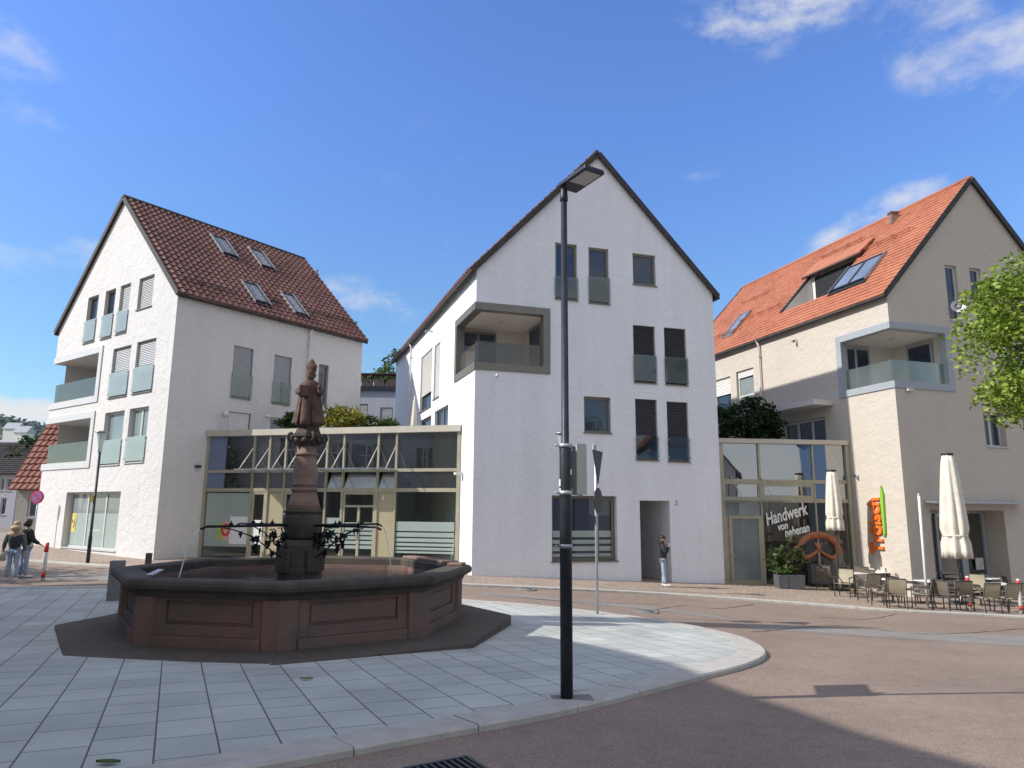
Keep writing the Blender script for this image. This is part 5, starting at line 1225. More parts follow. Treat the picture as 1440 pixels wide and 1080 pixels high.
mb = MB(); mb.box((sx0-.05,sy0-.03,tz(731)), (.09,.05,.18), an2); mb.build('clamp_box', M['black'], ts)
# conical lamp posts
def cone_lamp(px_, label, yb, ytop, rpole=.04):
    X, Y = gp(*px_); g = gz(X,Y); P = Plane((X,Y,0),(1,0,0)); zz = lambda y: P.px(px_[0],y)[1]; zt = zz(ytop)
    t = thing('street_lamp', label, 'street lamp', (X,Y,g), group='cone topped lamp posts')
    h = zt-g
    mb = MB(); mb.lathe((X,Y,g), [(.065,-.1),(.065,1.0),(.05,1.05),(.045,h-.75)], 14); mb.build('pole', M['dark_metal'], t)
    mb = MB(); mb.lathe((X,Y,zt), [(.075,-.78),(.085,-.55),(.09,-.50),(.17,-.05),(.17,-.03)], 20); mb.build('lamp_shade', M['frost'], t)
    mb = MB(); mb.lathe((X,Y,zt), [(.06,-.03),(.235,-.03),(.24,-.01),(.2,.02),(.02,.04)], 20); mb.build('lid', M['zinc'], t)
    return t, X, Y, g, zz
t, X, Y, g, zz = cone_lamp((123,794), 'black post with white glass cone lamp before the cream house', 794, 607)
mb = MB(); z = zz(701); mb.box((X-.05,Y-.05,z), (.13,.02,.28), .6); mb.build('notice', M['yellow'], t)
cone_lamp((791.8,829), 'black post with white glass cone lamp hidden behind the tall lamp post', 829, 609)
# restricted stopping sign at far left
X, Y = gp(45,772); g = gz(X,Y)
def px_z(X, Y, x, y): return Plane((X,Y,0),(1,0,0)).px(x,y)[1]
t = thing('traffic_sign', 'small round magenta no stopping sign on post beside the old tiled house', 'traffic sign', (X,Y,g)); z = px_z(X,Y,45,699)
mb = MB(); mb.tube([(X,Y,g-.1),(X,Y,(g+z)/2),(X,Y,z+.3)], .035, 8); mb.build('post', M['steel'], t)
mb = MB(); Pq = Plane((X,Y-.06,0),(1,0,0))
for j, (r, m_, n0) in enumerate(((.30,0,.0),(.22,1,.012))):
    mb.cur = m_; vs = [Pq.pt(r*math.cos(k*PI/14),z+r*math.sin(k*PI/14),n0) for k in range(28)]+[Pq.pt(r*math.cos(k*PI/14),z+r*math.sin(k*PI/14),n0+.014) for k in range(28)]
    mb.add(vs, [tuple(range(28)),tuple(range(55,27,-1))]+[(k,(k+1)%28,28+(k+1)%28,28+k) for k in range(28)])
mb.cur = 0; mb.hexa([Pq.pt(-.19,z+.13,.024),Pq.pt(-.13,z+.19,.024),Pq.pt(.19,z-.13,.024),Pq.pt(.13,z-.19,.024)]+[Pq.pt(-.19,z+.13,.034),Pq.pt(-.13,z+.19,.034),Pq.pt(.19,z-.13,.034),Pq.pt(.13,z-.19,.034)])
mb.build('plate', [M['sign_magenta'],mat('faded_sign_blue',(.35,.2,.42),.5)], t)
# bollards
def bollard(name, label, px_, h, stripes, group, off=.0):
    X, Y = gp(*px_); g = gz(X,Y)+off
    t = thing(name, label, 'bollard', (X,Y,g), group=group); mb = MB(); r = .055
    mb.lathe((X,Y,g), [(r,-.1),(r,h-.02),(r*.7,h+.02),(.005,h+.03)], 14); mb.build('post', M['whitepaint'] if stripes else M['sand_dark'], t)
    for a, b in stripes or (): 
        mb = MB(); mb.lathe((X,Y,g), [(r+.003,a*h),(r+.003,b*h)], 14); mb.build('red_band', M['red'], t)
bollard('bollard', 'red and white bollard at the kerb in front of the folded cream parasol', (1365,861), 1.02, ((.12,.24),(.82,.99)), 'red and white bollards', .06)
bollard('bollard', 'red and white bollard at the kerb, farthest right by the cafe chairs', (1437,866), 1.02, ((.12,.24),(.82,.99)), 'red and white bollards', .06)
bollard('bollard', 'red and white bollard beside the two people at the left', (60,817), 1.05, ((.05,.22),(.75,1.0)), 'red and white bollards', .05)
X, Y = gp(160,848); g = gz(X,Y)
b_ = MB(); b_.box((X,Y,g+.44), (.30,.24,1.0), .35); tag(b_.build('stone_post', M['granite_grey'], loc=(X,Y,g), bevel=.015), 'square grey stone post standing left of the fountain basin', 'stone post')
X, Y = gp(208,797); g = gz(X,Y)
b_ = MB(); b_.box((X,Y,g+.2), (.2,.2,.55), .35); tag(b_.build('stone_post', M['sand_dark'], loc=(X,Y,g), bevel=.015), 'short brown stone post at the corner of the cream house', 'stone post')
# flag pole of the terrace
X, Y = gp(1305,857); g = gz(X,Y)+.06; ztop = px_z(X,Y,1293,697)
t = thing('metal_pole', 'slim leaning white metal pole in front of cafe terrace', 'pole', (X,Y,g)); mb = MB()
xt = at_depth(1292,697,Y)[0]; mb.tube([(X,Y,g-.05),((X+xt)/2,Y,(g+ztop)/2),(xt,Y,ztop)], .042, 10); mb.build('shaft', M['white_pipe'], t)
mb = MB(); mb.ball((xt,Y,ztop+.03), .05, 8, 6); mb.build('cap', M['steel'], t)
# manhole covers and gully grate
for i, (x, y, lb) in enumerate(((470,0,''),)): pass
def manhole(x, y, r, lb, dz=.004):
    X, Y = gp(x,y); g = gz(X,Y); mb = MB(); mb.lathe((X,Y,g+dz), [(r+.08,-.02),(r+.08,.004),(r,.006),(r,.002),(r-.03,.002),(r-.03,.008),(.01,.010)], 28, caps=False)
    tag(mb.build('manhole_cover', M['granite_grey'], loc=(X,Y,g)), lb, 'manhole cover', 'manhole covers in the road')
manhole(902,860,.36,'round pale manhole cover in the road just past the traffic sign'); manhole(737,829,.3,'round manhole cover near the kerb below the shop window', .008)
manhole(1385,863,.3,'round manhole cover in the road before the cafe bollards')
X, Y = gp(628,1086); g = gz(X,Y); a = math.atan2(gp(700,1040)[1]-gp(560,1062)[1], gp(700,1040)[0]-gp(560,1062)[0])
t = thing('gully_grate', 'cast iron drain grate in the road against the plaza kerb', 'drain', (X,Y,g))
mb = MB(); mb.box((X,Y,g+.002), (.50,.34,.008), a); mb.build('pit', M['dark'], t)
ca, sa = math.cos(a), math.sin(a)
for k in range(9):
    u_ = -.22+.055*k; mb = MB(); mb.box((X+ca*u_,Y+sa*u_,g+.012), (.022,.34,.018), a); mb.build('bar', M['dark_metal'], t)
mb = MB()
for u_, v_, du_, dv_ in ((0,.18,.54,.03),(0,-.18,.54,.03),(.26,0,.03,.34),(-.26,0,.03,.34)): mb.box((X+ca*u_-sa*v_,Y+sa*u_+ca*v_,g+.01), (du_,dv_,.026), a)
mb.build('grate_frame', M['dark_metal'], t)
for (x, y, r, m_, lb) in ((431,955,.075,'leaf_yellow','small yellow fallen leaf on the paving in front of the fountain'),(152,1073,.09,'leaf_mid','green fallen leaf lying on the paving at the bottom left')):
    X, Y = gp(x,y,KH); g = gz(X,Y)+KH-.006; mb = MB(); vs = []
    for i in range(7):
        for s_ in (-1,0,1): f = i/6-.5; w_ = r*.45*math.cos(f*PI)*s_; vs.append((X+f*2*r, Y+w_, g+.006+abs(s_)*.016+.02*f*f))
    fs = [(i*3+j,i*3+j+1,i*3+j+4,i*3+j+3) for i in range(6) for j in range(2)]; mb.add(vs, fs)
    tag(mb.build('fallen_leaf', M[m_], loc=(X,Y,g), fix=False), lb, 'leaf')

# ------------------------------------------------------------------ people
def skin_mesh(name, pts, edges, rad, m, parent, sub=1, root=0):
    me = bpy.data.meshes.new(name+'_src'); me.from_pydata([tuple(p) for p in pts], edges, [])
    o = bpy.data.objects.new(name+'_src', me); COL.objects.link(o)
    o.modifiers.new('skin','SKIN'); me_sv = o.data.skin_vertices
    if not me_sv:
        bm = bmesh.new(); bm.from_mesh(me); bm.verts.layers.skin.verify(); bm.to_mesh(me); bm.free()
    sv = me.skin_vertices[0].data
    for i, r in enumerate(rad):
        sv[i].radius = r if isinstance(r, tuple) else (r, r); sv[i].use_root = (i == root)
    s = o.modifiers.new('sub','SUBSURF'); s.levels = sub; s.render_levels = sub
    bpy.context.view_layer.update()
    nm = bpy.data.meshes.new_from_object(o.evaluated_get(bpy.context.evaluated_depsgraph_get()))
    bpy.data.objects.remove(o); bpy.data.meshes.remove(me)
    nm.name = name; nm.materials.clear(); nm.materials.append(M[m])
    for p in nm.polygons: p.use_smooth = True; p.material_index = 0
    q = bpy.data.objects.new(name, nm); COL.objects.link(q); q.parent = parent; WL[q] = WL[parent]; return q
def person(label, X, Y, g, h, yaw, arms, legs, hair, top, sleeve, trousers, extra=None):
    k = h/1.70; t = thing('person', label, 'person', (X,Y,g), yaw)
    V = lambda x,y,z: Vector((x*k,y*k,z*k))
    J = {'pel':V(0,0,.93),'waist':V(0,.0,1.08),'chest':V(0,.0,1.28),'nk':V(0,.01,1.43),'nk2':V(0,-.005,1.49),'h1':V(0,-.02,1.54),'h2':V(0,-.01,1.61),'h3':V(0,.0,1.665),'nose':V(0,-.115,1.595)}
    Rr = {'pel':(.125*k,.10*k),'waist':(.115*k,.09*k),'chest':(.135*k,.105*k),'nk':.062*k,'nk2':.05*k,'h1':.068*k,'h2':.086*k,'h3':.062*k,'nose':.013*k}
    E_ = [('pel','waist'),('waist','chest'),('chest','nk'),('nk','nk2'),('nk2','h1'),('h1','h2'),('h2','h3'),('h2','nose')]
    for s, n in ((-1,'R'),(1,'L')):
        kn, an = legs[n]
        J['hip'+n] = V(.09*s,0,.86); J['kn'+n] = V(.095*s+kn[0],kn[1],.49); J['an'+n] = V(.10*s+an[0],an[1],.09); J['toe'+n] = V(.11*s+an[0],an[1]-.15,.035)
        Rr['hip'+n] = .086*k; Rr['kn'+n] = .058*k; Rr['an'+n] = .042*k; Rr['toe'+n] = .032*k
        E_ += [('pel','hip'+n),('hip'+n,'kn'+n),('kn'+n,'an'+n),('an'+n,'toe'+n)]
        el, wr = arms[n]; J['sh'+n] = V(.175*s,.0,1.38); J['el'+n] = V(*el); J['wr'+n] = V(*wr)
        d = (J['wr'+n]-J['el'+n]).normalized(); J['pa'+n] = J['wr'+n]+d*.075*k
        Rr['sh'+n] = .062*k; Rr['el'+n] = .043*k; Rr['wr'+n] = .028*k; Rr['pa'+n] = (.034*k,.018*k)
        E_ += [('chest','sh'+n),('sh'+n,'el'+n),('el'+n,'wr'+n),('wr'+n,'pa'+n)]
        sd = d.cross(Vector((0,-1,.2))).normalized(); cu = d.cross(sd).normalized()
        for f, (off, ln) in enumerate(((-.026,.062),(-.009,.075),(.009,.07),(.026,.056))):
            J[f'f{f}{n}'] = J['pa'+n]+sd*off*k+d*ln*.55*k; J[f'g{f}{n}'] = J['pa'+n]+sd*off*k+d*ln*.95*k+cu*.018*k
            Rr[f'f{f}{n}'] = .009*k; Rr[f'g{f}{n}'] = .007*k; E_ += [('pa'+n,f'f{f}{n}'),(f'f{f}{n}',f'g{f}{n}')]
        J['th'+n] = J['wr'+n]+d*.06*k+sd*(-.05)*k+cu*.02*k; Rr['th'+n] = .010*k; E_.append(('wr'+n,'th'+n))
    names = list(J); ix = {n:i for i,n in enumerate(names)}
    skin_mesh('body', [J[n] for n in names], [(ix[a],ix[b]) for a,b in E_], [Rr[n] for n in names], 'skin', t)
    def cloth(nm, ns, es, grow, m, over={}):
        ii = {n:i for i,n in enumerate(ns)}
        def gr(n):
            r = Rr[n]; a = over.get(n, grow); return (r[0]+a*k, r[1]+a*k) if isinstance(r, tuple) else (r+a*k, r+a*k)
        return skin_mesh(nm, [J[n] for n in ns], [(ii[a],ii[b]) for a,b in es], [gr(n) for n in ns], m, t)
    cloth('jeans', ['pel','hipL','hipR','knL','knR','anL','anR'], [('pel','hipL'),('pel','hipR'),('hipL','knL'),('hipR','knR'),('knL','anL'),('knR','anR')], .022, trousers, {'pel':.005,'anL':.03,'anR':.03})
    cloth('jacket', ['waist','pel','chest','nk']+(['shL','shR','elL','elR','wrL','wrR'] if sleeve == top else ['shL','shR']), [('pel','waist'),('waist','chest'),('chest','nk'),('chest','shL'),('chest','shR')]+([('shL','elL'),('shR','elR'),('elL','wrL'),('elR','wrR')] if sleeve == top else []), .035, top, {'nk':.018,'pel':.03,'wrL':.022,'wrR':.022})
    if sleeve != top:
        for n in 'LR': cloth('sleeve', ['sh'+n,'el'+n,'wr'+n], [('sh'+n,'el'+n),('el'+n,'wr'+n)], .02, sleeve)
    for n in 'LR':
        a, b = J['an'+n], J['toe'+n]; mb = MB(); d = (b-a); d.z = 0; d.normalize()
        mb.tube([tuple(a-d*.06*k+Vector((0,0,-.04*k))), tuple(a+d*.02*k+Vector((0,0,-.035*k))), tuple(b+Vector((0,0,.01*k))), tuple(b+d*.06*k)], [.03*k,.05*k,.045*k,.02*k], 10)
        o = mb.build('shoe', M['shoe'], None); o.parent = t; o.location = (0,0,0); WL[o] = WL[t]
    for s in (-1,1):
        mb = MB(); mb.ball(V(.033*s,-.082,1.618), .011*k, 6, 5); o = mb.build('eye', M['black'], None); o.parent = t; o.location = (0,0,0)
        mb = MB(); mb.ball(V(.085*s,0,1.60), (.014*k,.03*k,.035*k), 6, 5); o = mb.build('ear', M['skin'], None); o.parent = t; o.location = (0,0,0)
    mb = MB(); mb.ball(V(0,-.088,1.555), (.026*k,.012*k,.007*k), 8, 5); o = mb.build('mouth', M['sign_magenta'], None); o.parent = t; o.location = (0,0,0)
    mb = MB(); hs = []
    for i in range(9):
        f = i/8; z = 1.735-.42*f*hair[1]; w = .115*math.sin(PI*min(1,.12+f*.62))
        for j in range(14):
            a = -PI*.12+PI*1.24*j/13; hs.append(V(w*math.cos(a)*(1-.2*f), .01+w*1.15*math.sin(a)+.012*math.sin(j*2.3+i), z+.004*math.sin(j*3)))
    fs = [(i*14+j,i*14+j+1,i*14+15+j,i*14+14+j) for i in range(8) for j in range(13)]
    mb.smooth = True; mb.add(hs, fs); mb.ball(V(0,.012,1.668), (.097*k,.112*k,.088*k), 14, 8)
    o = mb.build('hair', M[hair[0]], None); o.parent = t; o.location = (0,0,0)
    if extra: extra(t, k, J)
    return t
X, Y = gp(934, 825, .06); g = gz(X,Y)+.064
person('person in black jacket and light jeans standing by the dark passage, hands at the face', X, Y, g, 1.68, R(80), {'L':((.25,-.10,1.13),(.06,-.20,1.38)),'R':((-.25,-.08,1.12),(-.07,-.21,1.36))}, {'L':((.0,-.02),(.0,.02)),'R':((0,.0),(.01,-.05))}, ('hair_dark',1.0), 'jacket','jacket','jeans')
X, Y = gp(14, 820, .0); g = gz(X,Y)+.06
def bag_extra(t, k, J):
    mb = MB(); p = J['elL']*0+J['paL']; mb.ball(p+Vector((0,0,-.16)), (.17,.12,.14), 10, 8); mb.tube([p+Vector((-.1,0,-.07)),p+Vector((0,0,.01)),p+Vector((.1,0,-.07))], .012, 6)
    o = mb.build('held_bag', M['bag'], None)
    o.location = t.matrix_basis @ Vector((0,0,0)); o.rotation_euler = t.rotation_euler; tag(o, 'pale bulky bag held low in the hand of the blond person', 'bag')
    mb = MB(); mb.ball((0,.09,1.50), (.15,.12,.09), 12, 8); o = mb.build('fur_hood', M['hair_blond'], None); o.parent = t; o.location = (0,0,0)
p1 = person('blond person in navy vest and pale jeans at the left plaza edge holding a bag', X, Y, g, 1.66, R(205), {'L':((.26,-.05,1.10),(.30,-.22,.92)),'R':((-.25,.0,1.10),(-.24,-.10,.86))}, {'L':((.0,-.05),(.02,-.10)),'R':((0,.02),(-.02,.08))}, ('hair_blond',.9), 'vest','sleeve','jeans', bag_extra)
bpy.context.view_layer.update()
X, Y = gp(31, 813, .0); g = gz(X,Y)
person('dark haired person in dark coat partly hidden behind the blond one', X, Y, g, 1.74, R(150), {'L':((.26,.0,1.10),(.25,-.10,.86)),'R':((-.26,-.04,1.12),(-.28,-.24,1.0))}, {'L':((.0,-.02),(.0,.03)),'R':((0,0),(0,-.03))}, ('hair_dark',.5), 'jacket','jacket','jeans')

# ------------------------------------------------------------------ cafe terrace
def local(mb, nm, m, t, bevel=0):
    o = mb.build(nm, M[m], None, fix=True, bevel=bevel); o.parent = t; o.location = (0,0,0); return o
def make_chair():
    t = thing('cafe_chair', '', 'chair', (0,0,0), 0, 'cafe terrace chairs')
    mb = MB(); N = 7
    vs = []; 
    for i in range(N):
        f = i/(N-1); y = -.24+.46*f; z = .45-.03*math.sin(f*PI)-.02*f
        vs += [(-.23,y,z),(.23,y,z),(.23,y,z-.012),(-.23,y,z-.012)]
    mb.add(vs, [(i*4+a,i*4+(a+1)%4,i*4+4+(a+1)%4,i*4+4+a) for i in range(N-1) for a in range(4)]+[(0,1,2,3),((N-1)*4+3,(N-1)*4+2,(N-1)*4+1,(N-1)*4)]); local(mb, 'seat', 'sling', t)
    mb = MB(); vs = []
    for i in range(N):
        f = i/(N-1); z = .46+.44*f; y = .23+.13*f+.02*math.sin(f*PI)
        vs += [(-.23,y,z),(.23,y,z),(.23,y+.012,z),(-.23,y+.012,z)]
    mb.add(vs, [(i*4+a,i*4+(a+1)%4,i*4+4+(a+1)%4,i*4+4+a) for i in range(N-1) for a in range(4)]+[(0,1,2,3),((N-1)*4+3,(N-1)*4+2,(N-1)*4+1,(N-1)*4)]); local(mb, 'backrest', 'sling', t)
    for s in (-1,1):
        mb = MB(); mb.tube([(s*.25,-.25,0),(s*.25,-.24,.32),(s*.25,-.235,.64)], .017, 6); local(mb, 'leg', 'chair_frame', t)
        mb = MB(); mb.tube([(s*.25,.33,0),(s*.25,.25,.44),(s*.25,.37,.905)], .017, 6); local(mb, 'leg', 'chair_frame', t)
        mb = MB(); mb.tube([(s*.25,-.27,.64),(s*.26,.0,.655),(s*.25,.30,.645)], [.02,.024,.018], 6); local(mb, 'armrest', 'chair_frame', t)
        mb = MB(); mb.tube([(s*.24,-.24,.43),(s*.24,.24,.42)], .014, 6); local(mb, 'side_rail', 'chair_frame', t)
    mb = MB(); mb.tube([(-.25,.37,.905),(.25,.37,.905)], .016, 6); local(mb, 'top_rail', 'chair_frame', t)
    mb = MB(); mb.tube([(-.25,-.24,.43),(.25,-.24,.43)], .014, 6); local(mb, 'front_rail', 'chair_frame', t)
    return t
def make_table():
    t = thing('cafe_table', '', 'table', (0,0,0), 0, 'cafe terrace tables')
    mb = MB(); mb.box((0,0,.735), (.70,.70,.03)); local(mb, 'tabletop', 'whitepaint', t, .008)
    mb = MB(); mb.tube([(0,0,.03),(0,0,.4),(0,0,.72)], .035, 10); local(mb, 'pedestal', 'chair_frame', t)
    for k in range(4):
        a = PI/4+k*PI/2; mb = MB(); mb.tube([(0,0,.06),(.30*math.cos(a),.30*math.sin(a),.02)], [.03,.018], 6); local(mb, 'foot', 'chair_frame', t)
    return t
pav = lambda x, y: (*gp(x,y,.064), )
TB = [(1203,836,.3,'white cafe table nearest the planter with plants'),(1256,847,.2,'white cafe table between the planter side and the white metal pole'),(1310,849,.25,'white cafe table just right of the white metal pole'),(1412,853,.2,'white cafe table between the two red and white bollards'),(1238,833,.4,'white cafe table against the beige wall under the orange sign'),(1395,842,.3,'white cafe table in the middle of the right terrace half'),(1372,836,.1,'white cafe table behind the parasol pole near the cafe entrance')]
tab0 = make_table()
for i, (x, y, rz, lb) in enumerate(TB):
    X, Y = pav(x,y); loc = (X,Y,gz(X,Y)+.066)
    if i == 0: tab0.location = loc; tab0.rotation_euler.z = rz; tab0['label'] = lb
    else: dup(tab0, loc, rz, lb)
CH = [(1188,839,-40,'beige sling chair left of the table by the planter'),(1223,846,185,'beige sling chair with its back to the road, leftmost of the kerb row'),
 (1239,838,100,'brown sling chair facing the planter table from the right'),(1262,855,160,'sling chair at the kerb just left of the white metal pole'),
 (1281,847,70,'sling chair behind the white metal pole, turned sideways'),(1266,836,10,'sling chair near the menu board with its back to the house'),
 (1333,858,120,'dark backed sling chair right of the white metal pole, turned sideways'),(1318,838,15,'beige sling chair facing the road left of the parasol'),
 (1343,840,60,'sling chair close beside the parasol pole'),(1389,861,180,'beige sling chair with its back to the road right of the first bollard'),
 (1215,834,-20,'sling chair at the wall table, just left of the orange sign foot'),(1250,832,60,'sling chair at the wall table, just right of the orange sign foot'),(1244,853,200,'sling chair at the kerb with its back to the road, second of the kerb row'),(1298,855,230,'sling chair at the foot of the white metal pole'),(1352,857,170,'sling chair with its back to the road left of the first bollard'),(1368,851,60,'sling chair turned sideways directly behind the first bollard'),(1300,836,0,'sling chair facing the road near the entrance left door frame'),(1418,861,185,'sling chair with its back to the road between the two bollards'),(1396,834,20,'sling chair against the right door jamb of the cafe'),(1424,838,-15,'sling chair far back at the right beside the entrance reveal'),
 (1378,846,-30,'beige sling chair behind the first red and white bollard'),(1407,838,5,'beige sling chair before the cafe doors facing the road'),
 (1430,848,80,'sling chair at the right edge of the terrace beside the last bollard'),(1160,829,150,'dark chair by the shop window in front of the pretzel'),(1437,858,190,'sling chair cut off at the right edge of the terrace near the kerb')]
ch0 = make_chair()
for i, (x, y, rz, lb) in enumerate(CH):
    X, Y = pav(x,y); loc = (X,Y,gz(X,Y)+.066)
    if i == 0: ch0.location = loc; ch0.rotation_euler.z = R(rz); ch0['label'] = lb
    else:
        c_ = dup(ch0, loc, R(rz), lb)
        if 'dark' in lb or i % 4 == 2:
            for k in c_.children:
                if k.name.startswith(('seat','backrest')): k.material_slots[0].link = 'OBJECT'; k.material_slots[0].material = M['sling_dark']
def parasol(px_, ytop, ybot, wtop, wbot, label):
    X, Y = gp(*px_, .064); g = gz(X,Y)+.06; zt = px_z(X,Y,px_[0],ytop); zb = px_z(X,Y,px_[0],ybot); s = Y/995
    t = thing('parasol', label, 'parasol', (X,Y,g), group='folded cream parasols')
    mb = MB(); mb.lathe((X,Y,g), [(.03,.0),(.03,zt-g-.1)], 10); local_ = mb.build('pole', M['wood_pole'], t)
    mb = MB(); mb.lathe((X,Y,g), [(.055,.01),(.055,.34),(.04,.36)], 12); mb.build('pole_socket', M['whitepaint'], t)
    mb = MB(); mb.box((X,Y,g+.03), (.55,.55,.06), .3); mb.build('base_plate', M['dark_metal'], t)
    rt, rb = wtop*s/2, wbot*s/2; H = zt-zb
    def fold(r, z, a): f = (zt-g-z)/H; return r*(1+(.05+.13*f)*math.sin(8*a+.4)+.05*f*math.sin(17*a+z*1.3))
    pr = []
    for i in range(15):
        f = i/14; r = rt+(rb*.93-rt)*min(1,(f/.75)**.6)
        if f > .75: r *= 1-.16*math.exp(-((f-.78)/.03)**2)+.08*(f-.8)
        pr.append((r, zt-g-H*f))
    mb = MB(); mb.lathe((X,Y,g), [(.02,zt-g)]+pr+[(rb*.4,zt-g-H*.98)], 56, fn=fold); mb.build('canopy', M['fabric_cream'], t)
    z0 = zt-g-H*.785; mb = MB(); mb.lathe((X,Y,g), [(rb*.86,z0-.03),(rb*.90,z0-.025),(rb*.90,z0+.025),(rb*.86,z0+.03)], 24, caps=False); mb.build('strap', M['soffit'], t)
    mb = MB(); mb.lathe((X,Y,g), [(rt*.8,zt-g-.01),(rt*1.2,zt-g+.0),(rt*1.1,zt-g+.06),(.01,zt-g+.07)], 16); mb.build('cap', M['black'], t)
parasol((1353,848), 640, 785, 13, 34, 'tall folded cream parasol in front of the cafe entrance')
parasol((1181,830), 663, 746, 11, 22, 'smaller folded cream parasol before the bakery shop window')
X, Y = gp(1277,836,.06); g = gz(X,Y)+.066
t = thing('menu_board', 'black framed menu board on a stand at the corner of the beige house', 'menu board', (X,Y,g)); z0, z1 = px_z(X,Y,1277,808), px_z(X,Y,1277,784)
Pm = Plane((X,Y,0), d2(12)); w_ = .30
mb = MB(); mb.ring(Pm, (-w_,w_,z0,z1), .04, -.02, .03); mb.build('frame', M['black'], t); mb = MB(); mb.pbox(Pm,-w_+.03,w_-.03,z0+.03,z1-.03,-.01,.01)
sheet_ = mb.build('menu_sheet', M['menu'], t)
mb = MB(); mb.tube([Pm.pt(0,g,0),Pm.pt(0,z0,0)], .03, 8); mb.box((X,Y,g+.02), (.4,.35,.04)); mb.build('stand', M['black'], t)
# planters with plants
def leaves(mb, c, r, n, size, seed=0, shell=.55, squash=None, droop=.3, hgt=None, aspect=1.7):
    rnd = random.Random(seed)
    for i in range(n):
        while True:
            p = Vector((rnd.uniform(-1,1),rnd.uniform(-1,1),rnd.uniform(-1,1)))
            if p.length <= 1 and p.length > shell*rnd.random(): break
        q = Vector((c[0]+p.x*r[0], c[1]+p.y*r[1], c[2]+p.z*r[2]))
        d = Vector((rnd.gauss(0,1),rnd.gauss(0,1),rnd.gauss(0,.6)-droop)).normalized(); sd = d.cross(Vector((rnd.gauss(0,1),rnd.gauss(0,1),rnd.gauss(0,1)))).normalized(); up = d.cross(sd)
        s = size*rnd.uniform(.6,1.25); L = s*aspect
        mb.add([q, q+d*L*.45+sd*s*.5+up*s*.12, q+d*L, q+d*L*.45-sd*s*.5+up*s*.12, q+d*L*.5], [(0,1,4),(1,2,4),(2,3,4),(3,0,4)])
def clumped(mb, c, R_, nclump, per, size, seed, rc=.32, shell=.7, flat=1.0, droop=.3, aspect=1.7):
    rnd = random.Random(seed)
    for i in range(nclump):
        while True:
            p = Vector((rnd.uniform(-1,1),rnd.uniform(-1,1),rnd.uniform(-1,1)))
            if shell*rnd.random() < p.length <= 1: break
        k = rnd.uniform(.6,1.3)*rc
        leaves(mb, (c[0]+p.x*R_[0],c[1]+p.y*R_[1],c[2]+p.z*R_[2]), (k*R_[0],k*R_[1],k*R_[2]*.8*flat), int(per*rnd.uniform(.6,1.4)), size, seed*999+i, .3, None, droop, None, aspect)
for (xa, xb, yb, yt, lb, sd) in ((1092,1106,827,808,'low grey planter box at the shop door with a leafy plant',1),(1106,1129,828,808,'wide grey planter box under the pretzel with tall broad leaved plants',2)):
    X, Y = gp((xa+xb)/2, yb, .064); g = gz(X,Y)+.066; w_ = (xb-xa)*Y/995; z1 = px_z(X,Y,xa,yt)
    t = thing('planter', lb, 'planter', (X,Y,g), group='grey planter boxes'); mb = MB()
    mb.hexa([(X-w_*.46,Y-.24,g),(X+w_*.46,Y-.24,g),(X+w_*.46,Y+.24,g),(X-w_*.46,Y+.24,g),(X-w_/2,Y-.28,z1),(X+w_/2,Y-.28,z1),(X+w_/2,Y+.28,z1),(X-w_/2,Y+.28,z1)]); mb.build('box', M['planter'], t, bevel=.012)
    zt = px_z(X,Y,xa,757 if sd == 2 else 772); pt = thing('potted_plant', 'tall dark broad leaved plant in the wide grey planter' if sd == 2 else 'leafy green plant in the low grey planter at the shop door', 'plant', (X,Y,z1))
    mb = MB(); rnd = random.Random(sd)
    for i in range(7 if sd == 2 else 5):
        a = rnd.uniform(0,6.28); tip = (X+rnd.uniform(-.32,.32)*(1.3 if sd == 2 else 1),Y+rnd.uniform(-.2,.2),z1+(zt-z1)*rnd.uniform(.6,1.0)); mb.tube([(X+.1*math.cos(a),Y+.1*math.sin(a),z1-.05), tip], [.015,.008], 5)
    mb.build('stem', M['leaf_red'], pt)
    mb = MB(); clumped(mb, (X,Y,(z1+zt)/2+.05), (.42,.32,(zt-z1)*.55), 12, 11, .14, sd+40, .45, .3, droop=-.1, aspect=2.0); mb.build('foliage', M['leaf_red' if sd == 2 else 'leaf_mid'], pt, fix=False)

# ------------------------------------------------------------------ trees and shrubs
def tree(name, label, X, Y, g, H, cr, cz, leafm, nclump, per, size, seed, trunk_r=.14, group=None, rc=.32, cat='tree'):
    t = thing(name, label, cat, (X,Y,g), group=group); rnd = random.Random(seed); mb = MB(); top = cz-cr[2]*.3
    pts = [(X,Y,g-.2),(X+.04,Y,g+(top-g)*.5),(X-.03,Y+.05,top),(X,Y,cz+cr[2]*.5)]
    mb.tube(pts, [trunk_r*1.2,trunk_r*.85,trunk_r*.6,trunk_r*.15], 10)
    for i in range(9):
        a = rnd.uniform(0,6.28); z0 = top-rnd.uniform(0,.25)*(top-g)*.4; e = (X+math.cos(a)*cr[0]*.8,Y+math.sin(a)*cr[1]*.8,cz+cr[2]*rnd.uniform(-.6,.6)); m_ = (X+math.cos(a)*cr[0]*.35,Y+math.sin(a)*cr[1]*.35,(z0+e[2])/2+.1)
        mb.tube([(X,Y,z0),m_,e], [trunk_r*.45,trunk_r*.28,trunk_r*.07], 6)
    mb.build('trunk', M['bark'], t)
    mb = MB(); clumped(mb, (X,Y,cz), cr, nclump, per, size, seed, rc); mb.build('crown', M[leafm], t, fix=False)
    return t
Y = 14.5; X = (1516-720)/995*Y; g = gz(X,Y)
tree('linden_tree', 'bright green leafy tree reaching in at the right edge before the beige house', X, Y, g, 6, (1.85,1.75,1.95), 5.3, 'leaf', 250, 64, .078, 11, .12, rc=.23)
